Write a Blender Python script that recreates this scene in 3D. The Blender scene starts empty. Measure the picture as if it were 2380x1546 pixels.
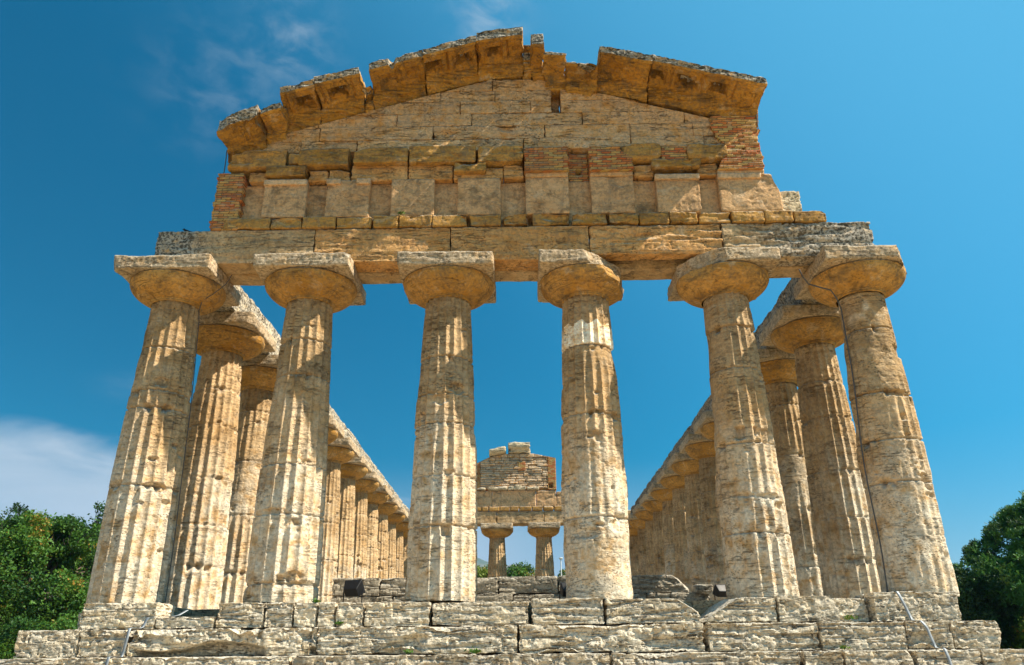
import bpy, math, random
import numpy as np
from mathutils import Vector, Matrix

# ------------------------------------------------------------------ camera, sky, sun, exposure
scn = bpy.context.scene
COL = scn.collection

CX, CY, CZ = 0.0197, -14.214, -0.951
PIT, YAW, ROL = 0.39631, -0.00845, -0.0099
cam_d = bpy.data.cameras.new('camera')
cam = bpy.data.objects.new('camera', cam_d)
COL.objects.link(cam)
fw = Vector((math.sin(YAW) * math.cos(PIT), math.cos(YAW) * math.cos(PIT), math.sin(PIT)))
rt = Vector((math.cos(YAW), -math.sin(YAW), 0))
up = rt.cross(fw)
r2 = rt * math.cos(ROL) + up * math.sin(ROL)
u2 = -rt * math.sin(ROL) + up * math.cos(ROL)
M = Matrix((r2, u2, -fw)).transposed().to_4x4()
M.translation = Vector((CX, CY, CZ))
cam.matrix_world = M
cam_d.sensor_width = 36.0
cam_d.lens = 36.0 * 1832.2 / 2380.0
cam_d.clip_start = 0.05
cam_d.clip_end = 30000
scn.camera = cam

SUN = Vector((0.82, -0.165, 1.0)).normalized()
SUN_EL = math.asin(SUN.z)
SUN_AZ = math.atan2(SUN.x, SUN.y)      # clockwise from +Y

scn.view_settings.view_transform = 'Standard'
scn.view_settings.look = 'None'
scn.view_settings.gamma = 1
scn.view_settings.use_curve_mapping = False
scn.view_settings.exposure = 1.0


def nd(nt, t, x=0, y=0, **kw):
    n = nt.nodes.new(t)
    for k, v in kw.items():
        setattr(n, k, v)
    return n


class NT:
    """small helper to write node maths as expressions"""
    def __init__(s, nt):
        s.nt = nt

    def link(s, a, b):
        s.nt.links.new(a, b)

    def val(s, sock, v):
        if hasattr(v, 'is_output'):
            s.nt.links.new(v, sock)
        else:
            sock.default_value = v

    def m(s, op, a, b=None, c=None, clamp=False):
        n = s.nt.nodes.new('ShaderNodeMath')
        n.operation = op
        n.use_clamp = clamp
        s.val(n.inputs[0], a)
        if b is not None:
            s.val(n.inputs[1], b)
        if c is not None:
            s.val(n.inputs[2], c)
        return n.outputs[0]

    def mix(s, fac, a, b, mode='MIX'):
        n = s.nt.nodes.new('ShaderNodeMix')
        n.data_type = 'RGBA'
        n.blend_type = mode
        s.val(n.inputs[0], fac)
        s.val(n.inputs[6], a if hasattr(a, 'is_output') else (*a, 1) if len(a) == 3 else a)
        s.val(n.inputs[7], b if hasattr(b, 'is_output') else (*b, 1) if len(b) == 3 else b)
        return n.outputs[2]

    def ss(s, v, lo, hi):
        n = s.nt.nodes.new('ShaderNodeMapRange')
        n.interpolation_type = 'SMOOTHSTEP'
        s.val(n.inputs[0], v)
        n.inputs[1].default_value = lo
        n.inputs[2].default_value = hi
        return n.outputs[0]

    def noise(s, vec, scale, detail=4, rough=0.55, dist=0.0):
        n = s.nt.nodes.new('ShaderNodeTexNoise')
        s.link(vec, n.inputs['Vector'])
        n.inputs['Scale'].default_value = scale
        n.inputs['Detail'].default_value = detail
        n.inputs['Roughness'].default_value = rough
        n.inputs['Distortion'].default_value = dist
        return n.outputs['Fac']

    def mapv(s, vec, scale=(1, 1, 1), loc=(0, 0, 0), rot=(0, 0, 0)):
        n = s.nt.nodes.new('ShaderNodeMapping')
        s.val(n.inputs['Vector'], vec)
        n.inputs['Scale'].default_value = scale
        n.inputs['Rotation'].default_value = rot
        s.val(n.inputs['Location'], loc)
        return n.outputs[0]


world = bpy.data.worlds.new('World')
scn.world = world
world.use_nodes = True
wn = world.node_tree
wn.nodes.clear()
w = NT(wn)
sky = wn.nodes.new('ShaderNodeTexSky')
sky.sky_type = 'NISHITA'
sky.sun_disc = False
sky.sun_elevation = SUN_EL
sky.sun_rotation = SUN_AZ
sky.altitude = 50
sky.air_density = 1.1
sky.dust_density = 0.6
sky.ozone_density = 2.5
hsv = wn.nodes.new('ShaderNodeHueSaturation')
hsv.inputs['Hue'].default_value = 0.477
hsv.inputs['Saturation'].default_value = 1.75
hsv.inputs['Value'].default_value = 1.0
w.link(sky.outputs[0], hsv.inputs['Color'])
tc = wn.nodes.new('ShaderNodeTexCoord')
sep = wn.nodes.new('ShaderNodeSeparateXYZ')
w.link(tc.outputs['Generated'], sep.inputs[0])
dx, dy, dz = sep.outputs
az = w.m('MULTIPLY', w.m('ARCTAN2', dx, dy), 57.2958)
el = w.m('MULTIPLY', w.m('ARCSINE', dz), 57.2958)
comb = wn.nodes.new('ShaderNodeCombineXYZ')
w.link(az, comb.inputs[0])
w.link(el, comb.inputs[1])


def gauss(a0, sa, e0, se):
    a = w.m('DIVIDE', w.m('SUBTRACT', az, a0), sa)
    e = w.m('DIVIDE', w.m('SUBTRACT', el, e0), se)
    q = w.m('ADD', w.m('MULTIPLY', a, a), w.m('MULTIPLY', e, e))
    return w.m('EXPONENT', w.m('MULTIPLY', q, -1.0))


n_soft = w.noise(w.mapv(comb.outputs[0], (0.07, 0.30, 1), (3.1, 0.4, 0)), 1.0, 5, 0.55, 0.6)
n_wisp = w.noise(w.mapv(comb.outputs[0], (0.28, 0.5, 1), (1.7, 9.2, 0), (0, 0, 0.35)), 1.0, 6, 0.55, 0.35)
# low bank of soft white cloud on the left, thinning towards the right
edge = w.m('SUBTRACT', 14.2, w.m('MULTIPLY', w.m('ADD', az, 34.0), 0.10))
bank = w.m('SUBTRACT', edge, el)
bank = w.m('ADD', bank, w.m('MULTIPLY', w.m('SUBTRACT', n_soft, 0.5), 6.0))
bank = w.ss(bank, -0.8, 2.2)
fall = w.ss(w.m('MULTIPLY', az, -1.0), -12.0, 8.0)
bank = w.m('MULTIPLY', w.m('MULTIPLY', bank, fall), w.m('ADD', 0.55, w.m('MULTIPLY', n_soft, 0.6)))
haze = w.m('MULTIPLY', w.m('MULTIPLY', w.ss(w.m('MULTIPLY', el, -1.0), -14.0, -2.0), 0.75), w.ss(w.m('MULTIPLY', az, -1.0), -30.0, 2.0))
wis = w.m('MAXIMUM', w.m('MULTIPLY', gauss(-20.0, 3.4, 41.3, 2.6), 1.0), w.m('MULTIPLY', gauss(-24.0, 5.0, 37.5, 3.6), 0.55))
wis = w.m('MAXIMUM', wis, w.m('MULTIPLY', gauss(-2.2, 3.0, 45.2, 3.2), 1.25))
wis = w.m('MAXIMUM', wis, w.m('MULTIPLY', gauss(-26.0, 2.6, 16.8, 1.1), 0.5))
wis = w.m('MULTIPLY', wis, w.ss(n_wisp, 0.36, 0.80))
cl = w.m('MAXIMUM', w.m('MULTIPLY', bank, 0.92), w.m('MULTIPLY', wis, 0.42), clamp=False)
cl = w.m('MAXIMUM', cl, haze, clamp=True)
dotn = wn.nodes.new('ShaderNodeVectorMath')
dotn.operation = 'DOT_PRODUCT'
w.link(tc.outputs['Generated'], dotn.inputs[0])
dotn.inputs[1].default_value = SUN
glow = w.m('ADD', 0.78, w.m('MULTIPLY', w.ss(dotn.outputs['Value'], -0.25, 0.85), 0.75))
w.link(glow, hsv.inputs['Value'])
base = w.mix(w.m('MULTIPLY', w.ss(dotn.outputs['Value'], 0.10, 0.88), 0.85), hsv.outputs[0], (1.4, 5.5, 8.6))
skyc = w.mix(cl, base, (6.0, 7.0, 7.7))
bg = wn.nodes.new('ShaderNodeBackground')
bg.inputs['Strength'].default_value = 0.050
w.link(skyc, bg.inputs['Color'])
wo = wn.nodes.new('ShaderNodeOutputWorld')
w.link(bg.outputs[0], wo.inputs['Surface'])

sun_d = bpy.data.lights.new('sun', 'SUN')
sun_d.energy = 5.0
sun_d.angle = math.radians(0.5)
sun_d.color = (1.0, 0.91, 0.76)
sun = bpy.data.objects.new('sun', sun_d)
sun.rotation_euler = SUN.to_track_quat('Z', 'Y').to_euler()
sun.location = (40, -10, 45)
COL.objects.link(sun)

# ------------------------------------------------------------------ numpy noise


def _hash(ix, iy, iz, seed):
    h = (ix * 374761393 + iy * 668265263 + iz * 2147483647 + seed * 1274126177) & 0xFFFFFFFF
    h = ((h ^ (h >> 13)) * 1274126177) & 0xFFFFFFFF
    h = ((h ^ (h >> 16)) * 2246822519) & 0xFFFFFFFF
    return ((h ^ (h >> 15)) & 0xFFFFFF) / float(0xFFFFFF)


def vnoise(P, seed=0):
    P = np.asarray(P, dtype=np.float64)
    F = np.floor(P)
    f = P - F
    I = F.astype(np.int64)
    u = f * f * (3 - 2 * f)
    r = 0.0
    for a in (0, 1):
        wx = u[:, 0] if a else 1 - u[:, 0]
        for b in (0, 1):
            wy = u[:, 1] if b else 1 - u[:, 1]
            for c in (0, 1):
                wz = u[:, 2] if c else 1 - u[:, 2]
                r = r + wx * wy * wz * _hash(I[:, 0] + a, I[:, 1] + b, I[:, 2] + c, seed)
    return r


def fbm(P, seed=0, octv=3, gain=0.5, lac=2.03):
    a, s, t = 1.0, 0.0, 0.0
    Q = np.array(P, dtype=np.float64)
    for o in range(octv):
        s = s + a * vnoise(Q + 17.3 * o, seed + o * 31)
        t += a
        a *= gain
        Q = Q * lac
    return s / t


def sstep(x, lo, hi):
    t = np.clip((x - lo) / (hi - lo), 0, 1)
    return t * t * (3 - 2 * t)


def layers(P, seed, kz=16.0):
    """thin irregular bedding planes of travertine: 0..1, high where a bed has weathered back"""
    wob = (fbm(P * 0.9, seed + 5, 2) - 0.5) * 0.16
    Q = np.stack([P[:, 0] * 1.3, P[:, 1] * 1.3, (P[:, 2] + wob) * kz], 1)
    return fbm(Q, seed, 3, 0.6)


# ------------------------------------------------------------------ mesh helpers


class Bag:
    def __init__(s):
        s.v, s.f, s.t, s.n = [], [], [], 0
        s.p, s.l = [], []

    def add(s, v, f, tone=0.5, pale=0.0, lich=0.0):
        v = np.asarray(v, dtype=np.float64)
        s.p.append(np.zeros(len(v)) + pale)
        s.l.append(np.zeros(len(v)) + lich)
        s.v.append(v)
        s.f.append(np.asarray(f, dtype=np.int64) + s.n)
        s.t.append(np.full(len(v), tone) if np.isscalar(tone) else np.asarray(tone))
        s.n += len(v)
        return s

    def mesh(s, name, mat, smooth=True):
        v = np.concatenate(s.v)
        t = np.concatenate(s.t)
        me = bpy.data.meshes.new(name)
        me.vertices.add(len(v))
        me.vertices.foreach_set('co', v.astype(np.float32).ravel())
        sizes = np.concatenate([np.full(len(f), f.shape[1]) for f in s.f])
        idx = np.concatenate([f.ravel() for f in s.f])
        me.loops.add(len(idx))
        me.loops.foreach_set('vertex_index', idx.astype(np.int32))
        me.polygons.add(len(sizes))
        st = np.concatenate([[0], np.cumsum(sizes)[:-1]])
        me.polygons.foreach_set('loop_start', st.astype(np.int32))
        me.polygons.foreach_set('loop_total', sizes.astype(np.int32))
        me.polygons.foreach_set('use_smooth', np.full(len(sizes), smooth, dtype=bool))
        for an, av in (('tone', t), ('pale', np.concatenate(s.p)), ('lich', np.concatenate(s.l))):
            a = me.attributes.new(an, 'FLOAT', 'POINT')
            a.data.foreach_set('value', av.astype(np.float32))
        me.materials.append(mat)
        me.update(calc_edges=True)
        return me

    def build(s, name, mat, parent=None, smooth=True, label=None):
        me = s.mesh(name, mat, smooth)
        o = bpy.data.objects.new(name, me)
        COL.objects.link(o)
        if parent is not None:
            o.parent = parent
        if label:
            o['label'] = label
        return o


def empty(name, loc=(0, 0, 0), parent=None, label=None):
    o = bpy.data.objects.new(name, None)
    COL.objects.link(o)
    o.location = loc
    o.empty_display_size = 0.3
    if parent is not None:
        o.parent = parent
    if label:
        o['label'] = label
    return o


def tag(o, label, cat, group=None, kind=None):
    if label:
        o['label'] = label
    if cat:
        o['category'] = cat
    if group:
        o['group'] = group
    if kind:
        o['kind'] = kind
    return o


def box_grid(nx, ny, nz):
    """unit cube surface grid -> integer coords (n,3), quads"""
    faces = []
    K = lambda i, j, k: (i * (ny + 1) + j) * (nz + 1) + k

    def quads(A, B, fn, flip):
        a, b = np.meshgrid(np.arange(A), np.arange(B), indexing='ij')
        a, b = a.ravel(), b.ravel()
        q = [fn(a, b), fn(a + 1, b), fn(a + 1, b + 1), fn(a, b + 1)]
        if flip:
            q = q[::-1]
        return np.stack(q, 1)
    faces.append(quads(nx, ny, lambda a, b: K(a, b, 0), True))
    faces.append(quads(nx, ny, lambda a, b: K(a, b, nz), False))
    faces.append(quads(nx, nz, lambda a, b: K(a, 0, b), False))
    faces.append(quads(nx, nz, lambda a, b: K(a, ny, b), True))
    faces.append(quads(ny, nz, lambda a, b: K(0, a, b), True))
    faces.append(quads(ny, nz, lambda a, b: K(nx, a, b), False))
    F = np.concatenate(faces)
    u, inv = np.unique(F.ravel(), return_inverse=True)
    k = u % (nz + 1)
    j = (u // (nz + 1)) % (ny + 1)
    i = u // ((nz + 1) * (ny + 1))
    return np.stack([i, j, k], 1).astype(float), inv.reshape(F.shape)


def chip_apply(P, chips, seed):
    for c in chips:
        n = np.array(c[:3], float)
        n /= np.linalg.norm(n)
        d = c[3]
        rough = c[4] if len(c) > 4 else 0.06
        off = (fbm(P * 3.0, seed + 77, 4) - 0.5) * 2 * rough + (fbm(P * 11.0, seed + 78, 2) - 0.5) * rough * 0.5
        e = np.maximum(P @ n - d - off, 0)
        P = P - e[:, None] * n
    return P


def block(x0, x1, y0, y1, z0, z1, seed=0, res=0.03, rad=0.025, amp=0.012, lay=0.0, layk=16.0,
          chips=(), gouge=0.0, pit=0.0, holes=(), shape=None, rough=0.0):
    """one weathered stone: rounded worn edges, uneven faces, bedding layers, broken corners.
    returns verts, faces in scene (parent) space. chips are planes in local (centred) space."""
    L = np.array([x1 - x0, y1 - y0, z1 - z0])
    n = [max(2, int(round(l / res))) for l in L]
    G, F = box_grid(*n)
    c = np.array([(x0 + x1) / 2, (y0 + y1) / 2, (z0 + z1) / 2])
    h = L / 2
    P = (G / np.array(n) * 2 - 1) * h
    W = P + c + seed * 3.17
    wear = fbm(W * 1.7, seed, 3)
    r = rad * (0.25 + 2.2 * sstep(wear, 0.35, 0.8))
    r = np.minimum(r, h.min() * 0.9)[:, None]
    inner = np.clip(P, -(h - r), h - r)
    d = P - inner
    ln = np.linalg.norm(d, axis=1, keepdims=True) + 1e-9
    N = d / ln
    P = inner + N * r
    disp = -amp * 2 * fbm(W * 4.0, seed + 9, 4) + amp
    side = 1 - np.abs(N[:, 2]) ** 2
    if lay > 0:
        s = layers(W, seed + 3, layk)
        zone = 0.35 + 0.65 * sstep(fbm(W * 1.1, seed + 40, 2), 0.35, 0.65)
        disp -= lay * side * sstep(s, 0.48, 0.62) * zone
    if gouge > 0:
        g = fbm(W * np.array([1.6, 1.6, 3.0]), seed + 21, 3)
        disp -= gouge * sstep(g, 0.55, 0.78)
    if rough > 0:
        disp -= rough * (fbm(W * np.array([11., 11., 17.]), seed + 36, 3) - 0.35) * 2
        disp -= rough * 1.3 * sstep(fbm(W * np.array([6., 6., 11.]), seed + 37, 3), 0.55, 0.68)
    if pit > 0:
        g = fbm(W * 16.0, seed + 33, 2)
        disp -= pit * sstep(g, 0.60, 0.74)
    for (hx, hz, hw, hh, hd) in holes:      # on the front face (-y)
        m = sstep(hw - np.abs(P[:, 0] + c[0] - hx), -0.012, 0.012) * sstep(hh - np.abs(P[:, 2] + c[2] - hz), -0.012, 0.012)
        m = m * (N[:, 1] < -0.5)
        P[:, 1] += hd * m
    P = P + N * disp[:, None]
    if chips:
        P = chip_apply(P, chips, seed)
    P = P + c
    if shape is not None:
        P = shape(P)
    return P, F


def ring_grid(nu, nv, closed=True):
    i, j = np.meshgrid(np.arange(nu if closed else nu - 1), np.arange(nv - 1), indexing='ij')
    i, j = i.ravel(), j.ravel()
    i2 = (i + 1) % nu
    return np.stack([i * nv + j, i2 * nv + j, i2 * nv + j + 1, i * nv + j + 1], 1)


def lathe(prof, nu, rfun=None, cap=True):
    """prof: (nv,2) r,z ; rfun(theta,z,r)->r"""
    prof = np.asarray(prof, float)
    nv = len(prof)
    th = np.linspace(0, 2 * math.pi, nu, endpoint=False)
    T, R = np.meshgrid(th, prof[:, 0], indexing='ij')
    _, Z = np.meshgrid(th, prof[:, 1], indexing='ij')
    T, R, Z = T.ravel(), R.ravel(), Z.ravel()
    if rfun is not None:
        R = rfun(T, Z, R)
    V = np.stack([R * np.cos(T), R * np.sin(T), Z], 1)
    return V, ring_grid(nu, nv), T, R


def tube(pts, rad, seg=8):
    pts = np.asarray(pts, float)
    n = len(pts)
    rad = np.full(n, rad) if np.isscalar(rad) else np.asarray(rad)
    tan = np.gradient(pts, axis=0)
    tan /= np.linalg.norm(tan, axis=1, keepdims=True) + 1e-9
    ref = np.tile(np.array([0, 0, 1.0]), (n, 1))
    ref[np.abs(tan[:, 2]) > 0.9] = (0, 1.0, 0)
    a = np.cross(tan, ref)
    a /= np.linalg.norm(a, axis=1, keepdims=True)
    b = np.cross(tan, a)
    th = np.linspace(0, 2 * math.pi, seg, endpoint=False)
    V = (pts[None] + rad[None, :, None] * (np.cos(th)[:, None, None] * a[None] + np.sin(th)[:, None, None] * b[None])).reshape(-1, 3)
    return V, ring_grid(seg, n)[:, ::-1]


# ------------------------------------------------------------------ materials


def stone_mat(name, cA, cB, cC, pat=(0.5, 0.5), lichen=0.5, pore=0.5, bump=0.5, layer=0.5, ochre=(0.40, 0.21, 0.05), ochre_amt=0.3, brick=False, grime=0.35, stain=0.4):
    m = bpy.data.materials.new(name)
    m.use_nodes = True
    nt = m.node_tree
    nt.nodes.clear()
    s = NT(nt)
    tcn = nt.nodes.new('ShaderNodeTexCoord')
    oi = nt.nodes.new('ShaderNodeObjectInfo')
    off = s.m('MULTIPLY', oi.outputs['Random'], 37.0)
    cmb = nt.nodes.new('ShaderNodeCombineXYZ')
    for i in range(3):
        s.link(off, cmb.inputs[i])
    v = s.mapv(tcn.outputs['Object'], (1, 1, 1), cmb.outputs[0])
    at = nt.nodes.new('ShaderNodeAttribute')
    at.attribute_name = 'tone'
    tone = at.outputs['Fac']
    n1 = s.noise(v, 0.9, 4, 0.6, 0.4)
    n2 = s.noise(v, 4.2, 5, 0.62, 0.3)
    n3 = s.noise(v, 17.0, 4, 0.65)
    vs = s.mapv(v, (1.4, 1.4, 13.0))
    nl = s.noise(vs, 1.0, 5, 0.62, 0.5)
    vstk = s.mapv(v, (5.5, 5.5, 0.7))
    nstk = s.noise(vstk, 1.0, 4, 0.6, 0.3)
    f1 = s.ss(s.m('ADD', s.m('MULTIPLY', n1, 0.55), s.m('MULTIPLY', n2, 0.45)), 0.40, 0.62)
    col = s.mix(f1, cA, cB)
    col = s.mix(s.m('MULTIPLY', s.ss(nl, 0.45, 0.66), layer), col, cC)
    # ochre iron staining
    oc = s.ss(s.m('ADD', s.m('MULTIPLY', n2, 0.6), s.m('MULTIPLY', n1, 0.4)), 0.46, 0.62)
    col = s.mix(s.m('MULTIPLY', oc, ochre_amt), col, ochre)
    if brick:
        bt = nt.nodes.new('ShaderNodeTexBrick')
        bt.offset = 0.5
        bt.inputs['Scale'].default_value = 1.0
        bt.inputs['Mortar Size'].default_value = 0.006
        bt.inputs['Mortar Smooth'].default_value = 0.3
        bt.inputs['Bias'].default_value = 0.05
        bt.inputs['Brick Width'].default_value = 0.20
        bt.inputs['Row Height'].default_value = 0.055
        bt.inputs['Color1'].default_value = (0.62, 0.13, 0.03, 1)
        bt.inputs['Color2'].default_value = (0.70, 0.44, 0.14, 1)
        bt.inputs['Mortar'].default_value = (0.13, 0.08, 0.04, 1)
        sp = nt.nodes.new('ShaderNodeSeparateXYZ')
        s.link(tcn.outputs['Object'], sp.inputs[0])
        cb = nt.nodes.new('ShaderNodeCombineXYZ')
        s.link(s.m('ADD', s.m('ADD', sp.outputs[0], sp.outputs[1]), s.m('MULTIPLY', n2, 0.02)), cb.inputs[0])
        s.link(s.m('ADD', sp.outputs[2], s.m('MULTIPLY', n2, 0.03)), cb.inputs[1])
        s.link(cb.outputs[0], bt.inputs['Vector'])
        bcol = s.mix(s.ss(n1, 0.35, 0.65), bt.outputs['Color'], (0.46, 0.32, 0.16), 'MIX')
        bcol = s.mix(0.85, bcol, bt.outputs['Color'])
        col = s.mix(s.m('MULTIPLY', s.ss(n3, 0.58, 0.75), 0.25), bcol, (0.50, 0.42, 0.30))
    nst = s.noise(s.mapv(v, (1.0, 1.0, 1.5), (5.0, 5.0, 5.0)), 2.3, 7, 0.68, 0.5)
    col = s.mix(s.m('MULTIPLY', s.ss(nst, 0.50, 0.66), stain), col, (0.15, 0.095, 0.045))
    col = s.mix(s.m('MULTIPLY', s.ss(nst, 0.44, 0.34), 0.35), col, (0.72, 0.60, 0.42))
    # grime and rain streaks
    col = s.mix(s.m('MULTIPLY', s.ss(nstk, 0.52, 0.72), grime), col, (0.20, 0.15, 0.095))
    ap = nt.nodes.new('ShaderNodeAttribute')
    ap.attribute_name = 'pale'
    al = nt.nodes.new('ShaderNodeAttribute')
    al.attribute_name = 'lich'
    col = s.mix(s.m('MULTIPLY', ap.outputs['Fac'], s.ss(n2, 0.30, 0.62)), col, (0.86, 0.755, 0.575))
    lcol = s.mix(s.ss(s.m('ADD', n3, s.m('MULTIPLY', n2, 0.4)), 0.64, 0.80), (0.54, 0.48, 0.385), (0.10, 0.085, 0.06))
    col = s.mix(s.m('MULTIPLY', al.outputs['Fac'], s.ss(s.m('ADD', n2, s.m('MULTIPLY', n3, 0.5)), 0.50, 0.78)), col, lcol)
    # open bedding cracks
    vc = s.mapv(v, (1.1, 1.1, 10.0))
    nc = s.noise(vc, 1.0, 4, 0.55, 0.4)
    crk = s.m('SUBTRACT', 1.0, s.ss(s.m('ABSOLUTE', s.m('SUBTRACT', nc, 0.5)), 0.003, 0.016))
    crk = s.m('MULTIPLY', s.m('MULTIPLY', crk, s.ss(s.noise(v, 1.7, 3, 0.6), 0.44, 0.56)), min(1.0, layer * 1.5))
    col = s.mix(s.m('MULTIPLY', crk, 0.8), col, (0.13, 0.075, 0.035))
    # grey and black lichen, mostly on faces open to the sky
    geo = nt.nodes.new('ShaderNodeNewGeometry')
    sg = nt.nodes.new('ShaderNodeSeparateXYZ')
    s.link(geo.outputs['Normal'], sg.inputs[0])
    upf = s.ss(sg.outputs[2], 0.15, 0.8)
    lm = s.m('MULTIPLY', s.ss(s.m('ADD', n3, s.m('MULTIPLY', n2, 0.6)), 0.70, 0.98), lichen)
    col = s.mix(s.m('MULTIPLY', upf, 0.8), col, (0.46, 0.43, 0.36))
    col = s.mix(lm, col, (0.115, 0.10, 0.078))
    # pores
    vo = nt.nodes.new('ShaderNodeTexVoronoi')
    vo.inputs['Scale'].default_value = 25.0
    s.link(s.mapv(v, (0.65, 0.65, 1.8)), vo.inputs['Vector'])
    pm = s.m('MULTIPLY', s.ss(s.m('MULTIPLY', vo.outputs['Distance'], -1.0), -0.33, -0.17), s.ss(s.noise(v, 2.9, 5, 0.7), 0.47, 0.62))
    col = s.mix(s.m('MULTIPLY', pm, 0.62 * pore), col, (0.13, 0.085, 0.045))
    # per stone tone
    tn = s.m('ADD', 0.55, s.m('MULTIPLY', tone, 0.9))
    cbm = nt.nodes.new('ShaderNodeCombineColor')
    for i in range(3):
        s.link(tn, cbm.inputs[i])
    col = s.mix(1.0, col, cbm.outputs[0], 'MULTIPLY')
    p = nt.nodes.new('ShaderNodeBsdfPrincipled')
    s.link(col, p.inputs['Base Color'])
    p.inputs['Roughness'].default_value = 0.93
    p.inputs['Specular IOR Level'].default_value = 0.15
    h = s.m('ADD', s.m('MULTIPLY', n3, 0.55), s.m('MULTIPLY', nl, 0.8 * layer))
    h = s.m('SUBTRACT', h, s.m('MULTIPLY', pm, 1.1 * pore))
    h = s.m('SUBTRACT', h, s.m('MULTIPLY', crk, 1.2))
    h = s.m('ADD', h, s.m('MULTIPLY', n2, 0.8))
    nf = s.noise(v, 60.0, 3, 0.7)
    h = s.m('ADD', h, s.m('MULTIPLY', nf, 0.25))
    if brick:
        h = s.m('SUBTRACT', h, s.m('MULTIPLY', bt.outputs['Fac'], 1.2))
    b = nt.nodes.new('ShaderNodeBump')
    b.inputs['Strength'].default_value = bump
    b.inputs['Distance'].default_value = 0.05
    s.link(h, b.inputs['Height'])
    s.link(b.outputs[0], p.inputs['Normal'])
    o = nt.nodes.new('ShaderNodeOutputMaterial')
    s.link(p.outputs[0], o.inputs['Surface'])
    return m


TRAV = stone_mat('travertine', (0.577, 0.360, 0.162), (0.824, 0.606, 0.351), (0.484, 0.266, 0.100), lichen=0.38, pore=1.0, bump=0.9, layer=0.38, ochre=(0.597, 0.286, 0.067), ochre_amt=0.34, stain=0.45)
STEP = stone_mat('step_stone', (0.66, 0.51, 0.31), (0.85, 0.70, 0.475), (0.46, 0.31, 0.15), lichen=0.4, pore=1.0, bump=1.0, layer=0.5, ochre=(0.58, 0.38, 0.15), ochre_amt=0.32, stain=0.38, grime=0.25)
GREY = stone_mat('grey_stone', (0.44, 0.38, 0.285), (0.60, 0.525, 0.405), (0.31, 0.26, 0.18), lichen=0.6, pore=0.8, bump=0.9, layer=0.6, ochre=(0.36, 0.27, 0.15), ochre_amt=0.2)
SAND = stone_mat('ochre_sandstone', (0.536, 0.247, 0.036), (0.680, 0.378, 0.090), (0.309, 0.126, 0.018), lichen=0.5, pore=0.5, bump=0.8, layer=0.35, ochre=(0.700, 0.281, 0.011), ochre_amt=0.6, grime=0.5, stain=0.75)
SANDD = stone_mat('olive_sandstone', (0.493, 0.246, 0.051), (0.662, 0.381, 0.119), (0.284, 0.130, 0.025), lichen=0.5, pore=0.5, bump=0.8, layer=0.3, ochre=(0.651, 0.270, 0.017), ochre_amt=0.5, grime=0.4, stain=0.6)
CAPM = stone_mat('capital_stone', (0.536, 0.266, 0.055), (0.721, 0.437, 0.153), (0.360, 0.152, 0.025), lichen=0.5, pore=0.6, bump=0.8, layer=0.3, ochre=(0.680, 0.285, 0.015), ochre_amt=0.55, grime=0.45, stain=0.6)
TYMP = stone_mat('tympanum_stone', (0.680, 0.337, 0.102), (0.886, 0.532, 0.221), (0.433, 0.171, 0.037), lichen=0.38, pore=0.9, bump=1.0, layer=0.4, ochre=(0.680, 0.257, 0.033), ochre_amt=0.4, stain=0.38)
SLAB = stone_mat('frieze_stone', (0.690, 0.389, 0.172), (0.855, 0.552, 0.290), (0.536, 0.250, 0.079), lichen=0.42, pore=0.6, bump=0.7, layer=0.14, ochre=(0.639, 0.278, 0.053), ochre_amt=0.38, grime=0.4, stain=0.6)
BRICK = stone_mat('thin_brick', (0.40, 0.2, 0.1), (0.45, 0.3, 0.15), (0.4, 0.25, 0.1), lichen=0.2, pore=0.3, bump=0.9, layer=0.0, ochre_amt=0.0, brick=True, grime=0.2)
PALE = stone_mat('pale_stone', (0.66, 0.58, 0.45), (0.74, 0.68, 0.56), (0.55, 0.44, 0.29), lichen=0.15, pore=0.5, bump=0.4, layer=0.2, ochre_amt=0.15, grime=0.12)


def plain(name, col, rough=0.6, metal=0.0, var=0.15, scale=8.0):
    m = bpy.data.materials.new(name)
    m.use_nodes = True
    nt = m.node_tree
    s = NT(nt)
    p = nt.nodes['Principled BSDF']
    tcn = nt.nodes.new('ShaderNodeTexCoord')
    n = s.noise(tcn.outputs['Object'], scale, 4, 0.6)
    c2 = tuple(c * (1 - 2 * var) for c in col)
    c = s.mix(s.ss(n, 0.35, 0.65), col, c2)
    s.link(c, p.inputs['Base Color'])
    s.link(s.m('ADD', rough - 0.1, s.m('MULTIPLY', n, 0.2)), p.inputs['Roughness'])
    p.inputs['Metallic'].default_value = metal
    return m


# ------------------------------------------------------------------ columns
H_NECK = 5.60
H_ABA0, H_ABA1 = 6.05, 6.33


def r_col(z):
    t = z / H_NECK
    return 0.625 - 0.175 * t + 0.038 * np.sin(np.pi * np.clip(t, 0, 1) ** 0.9)


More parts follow.
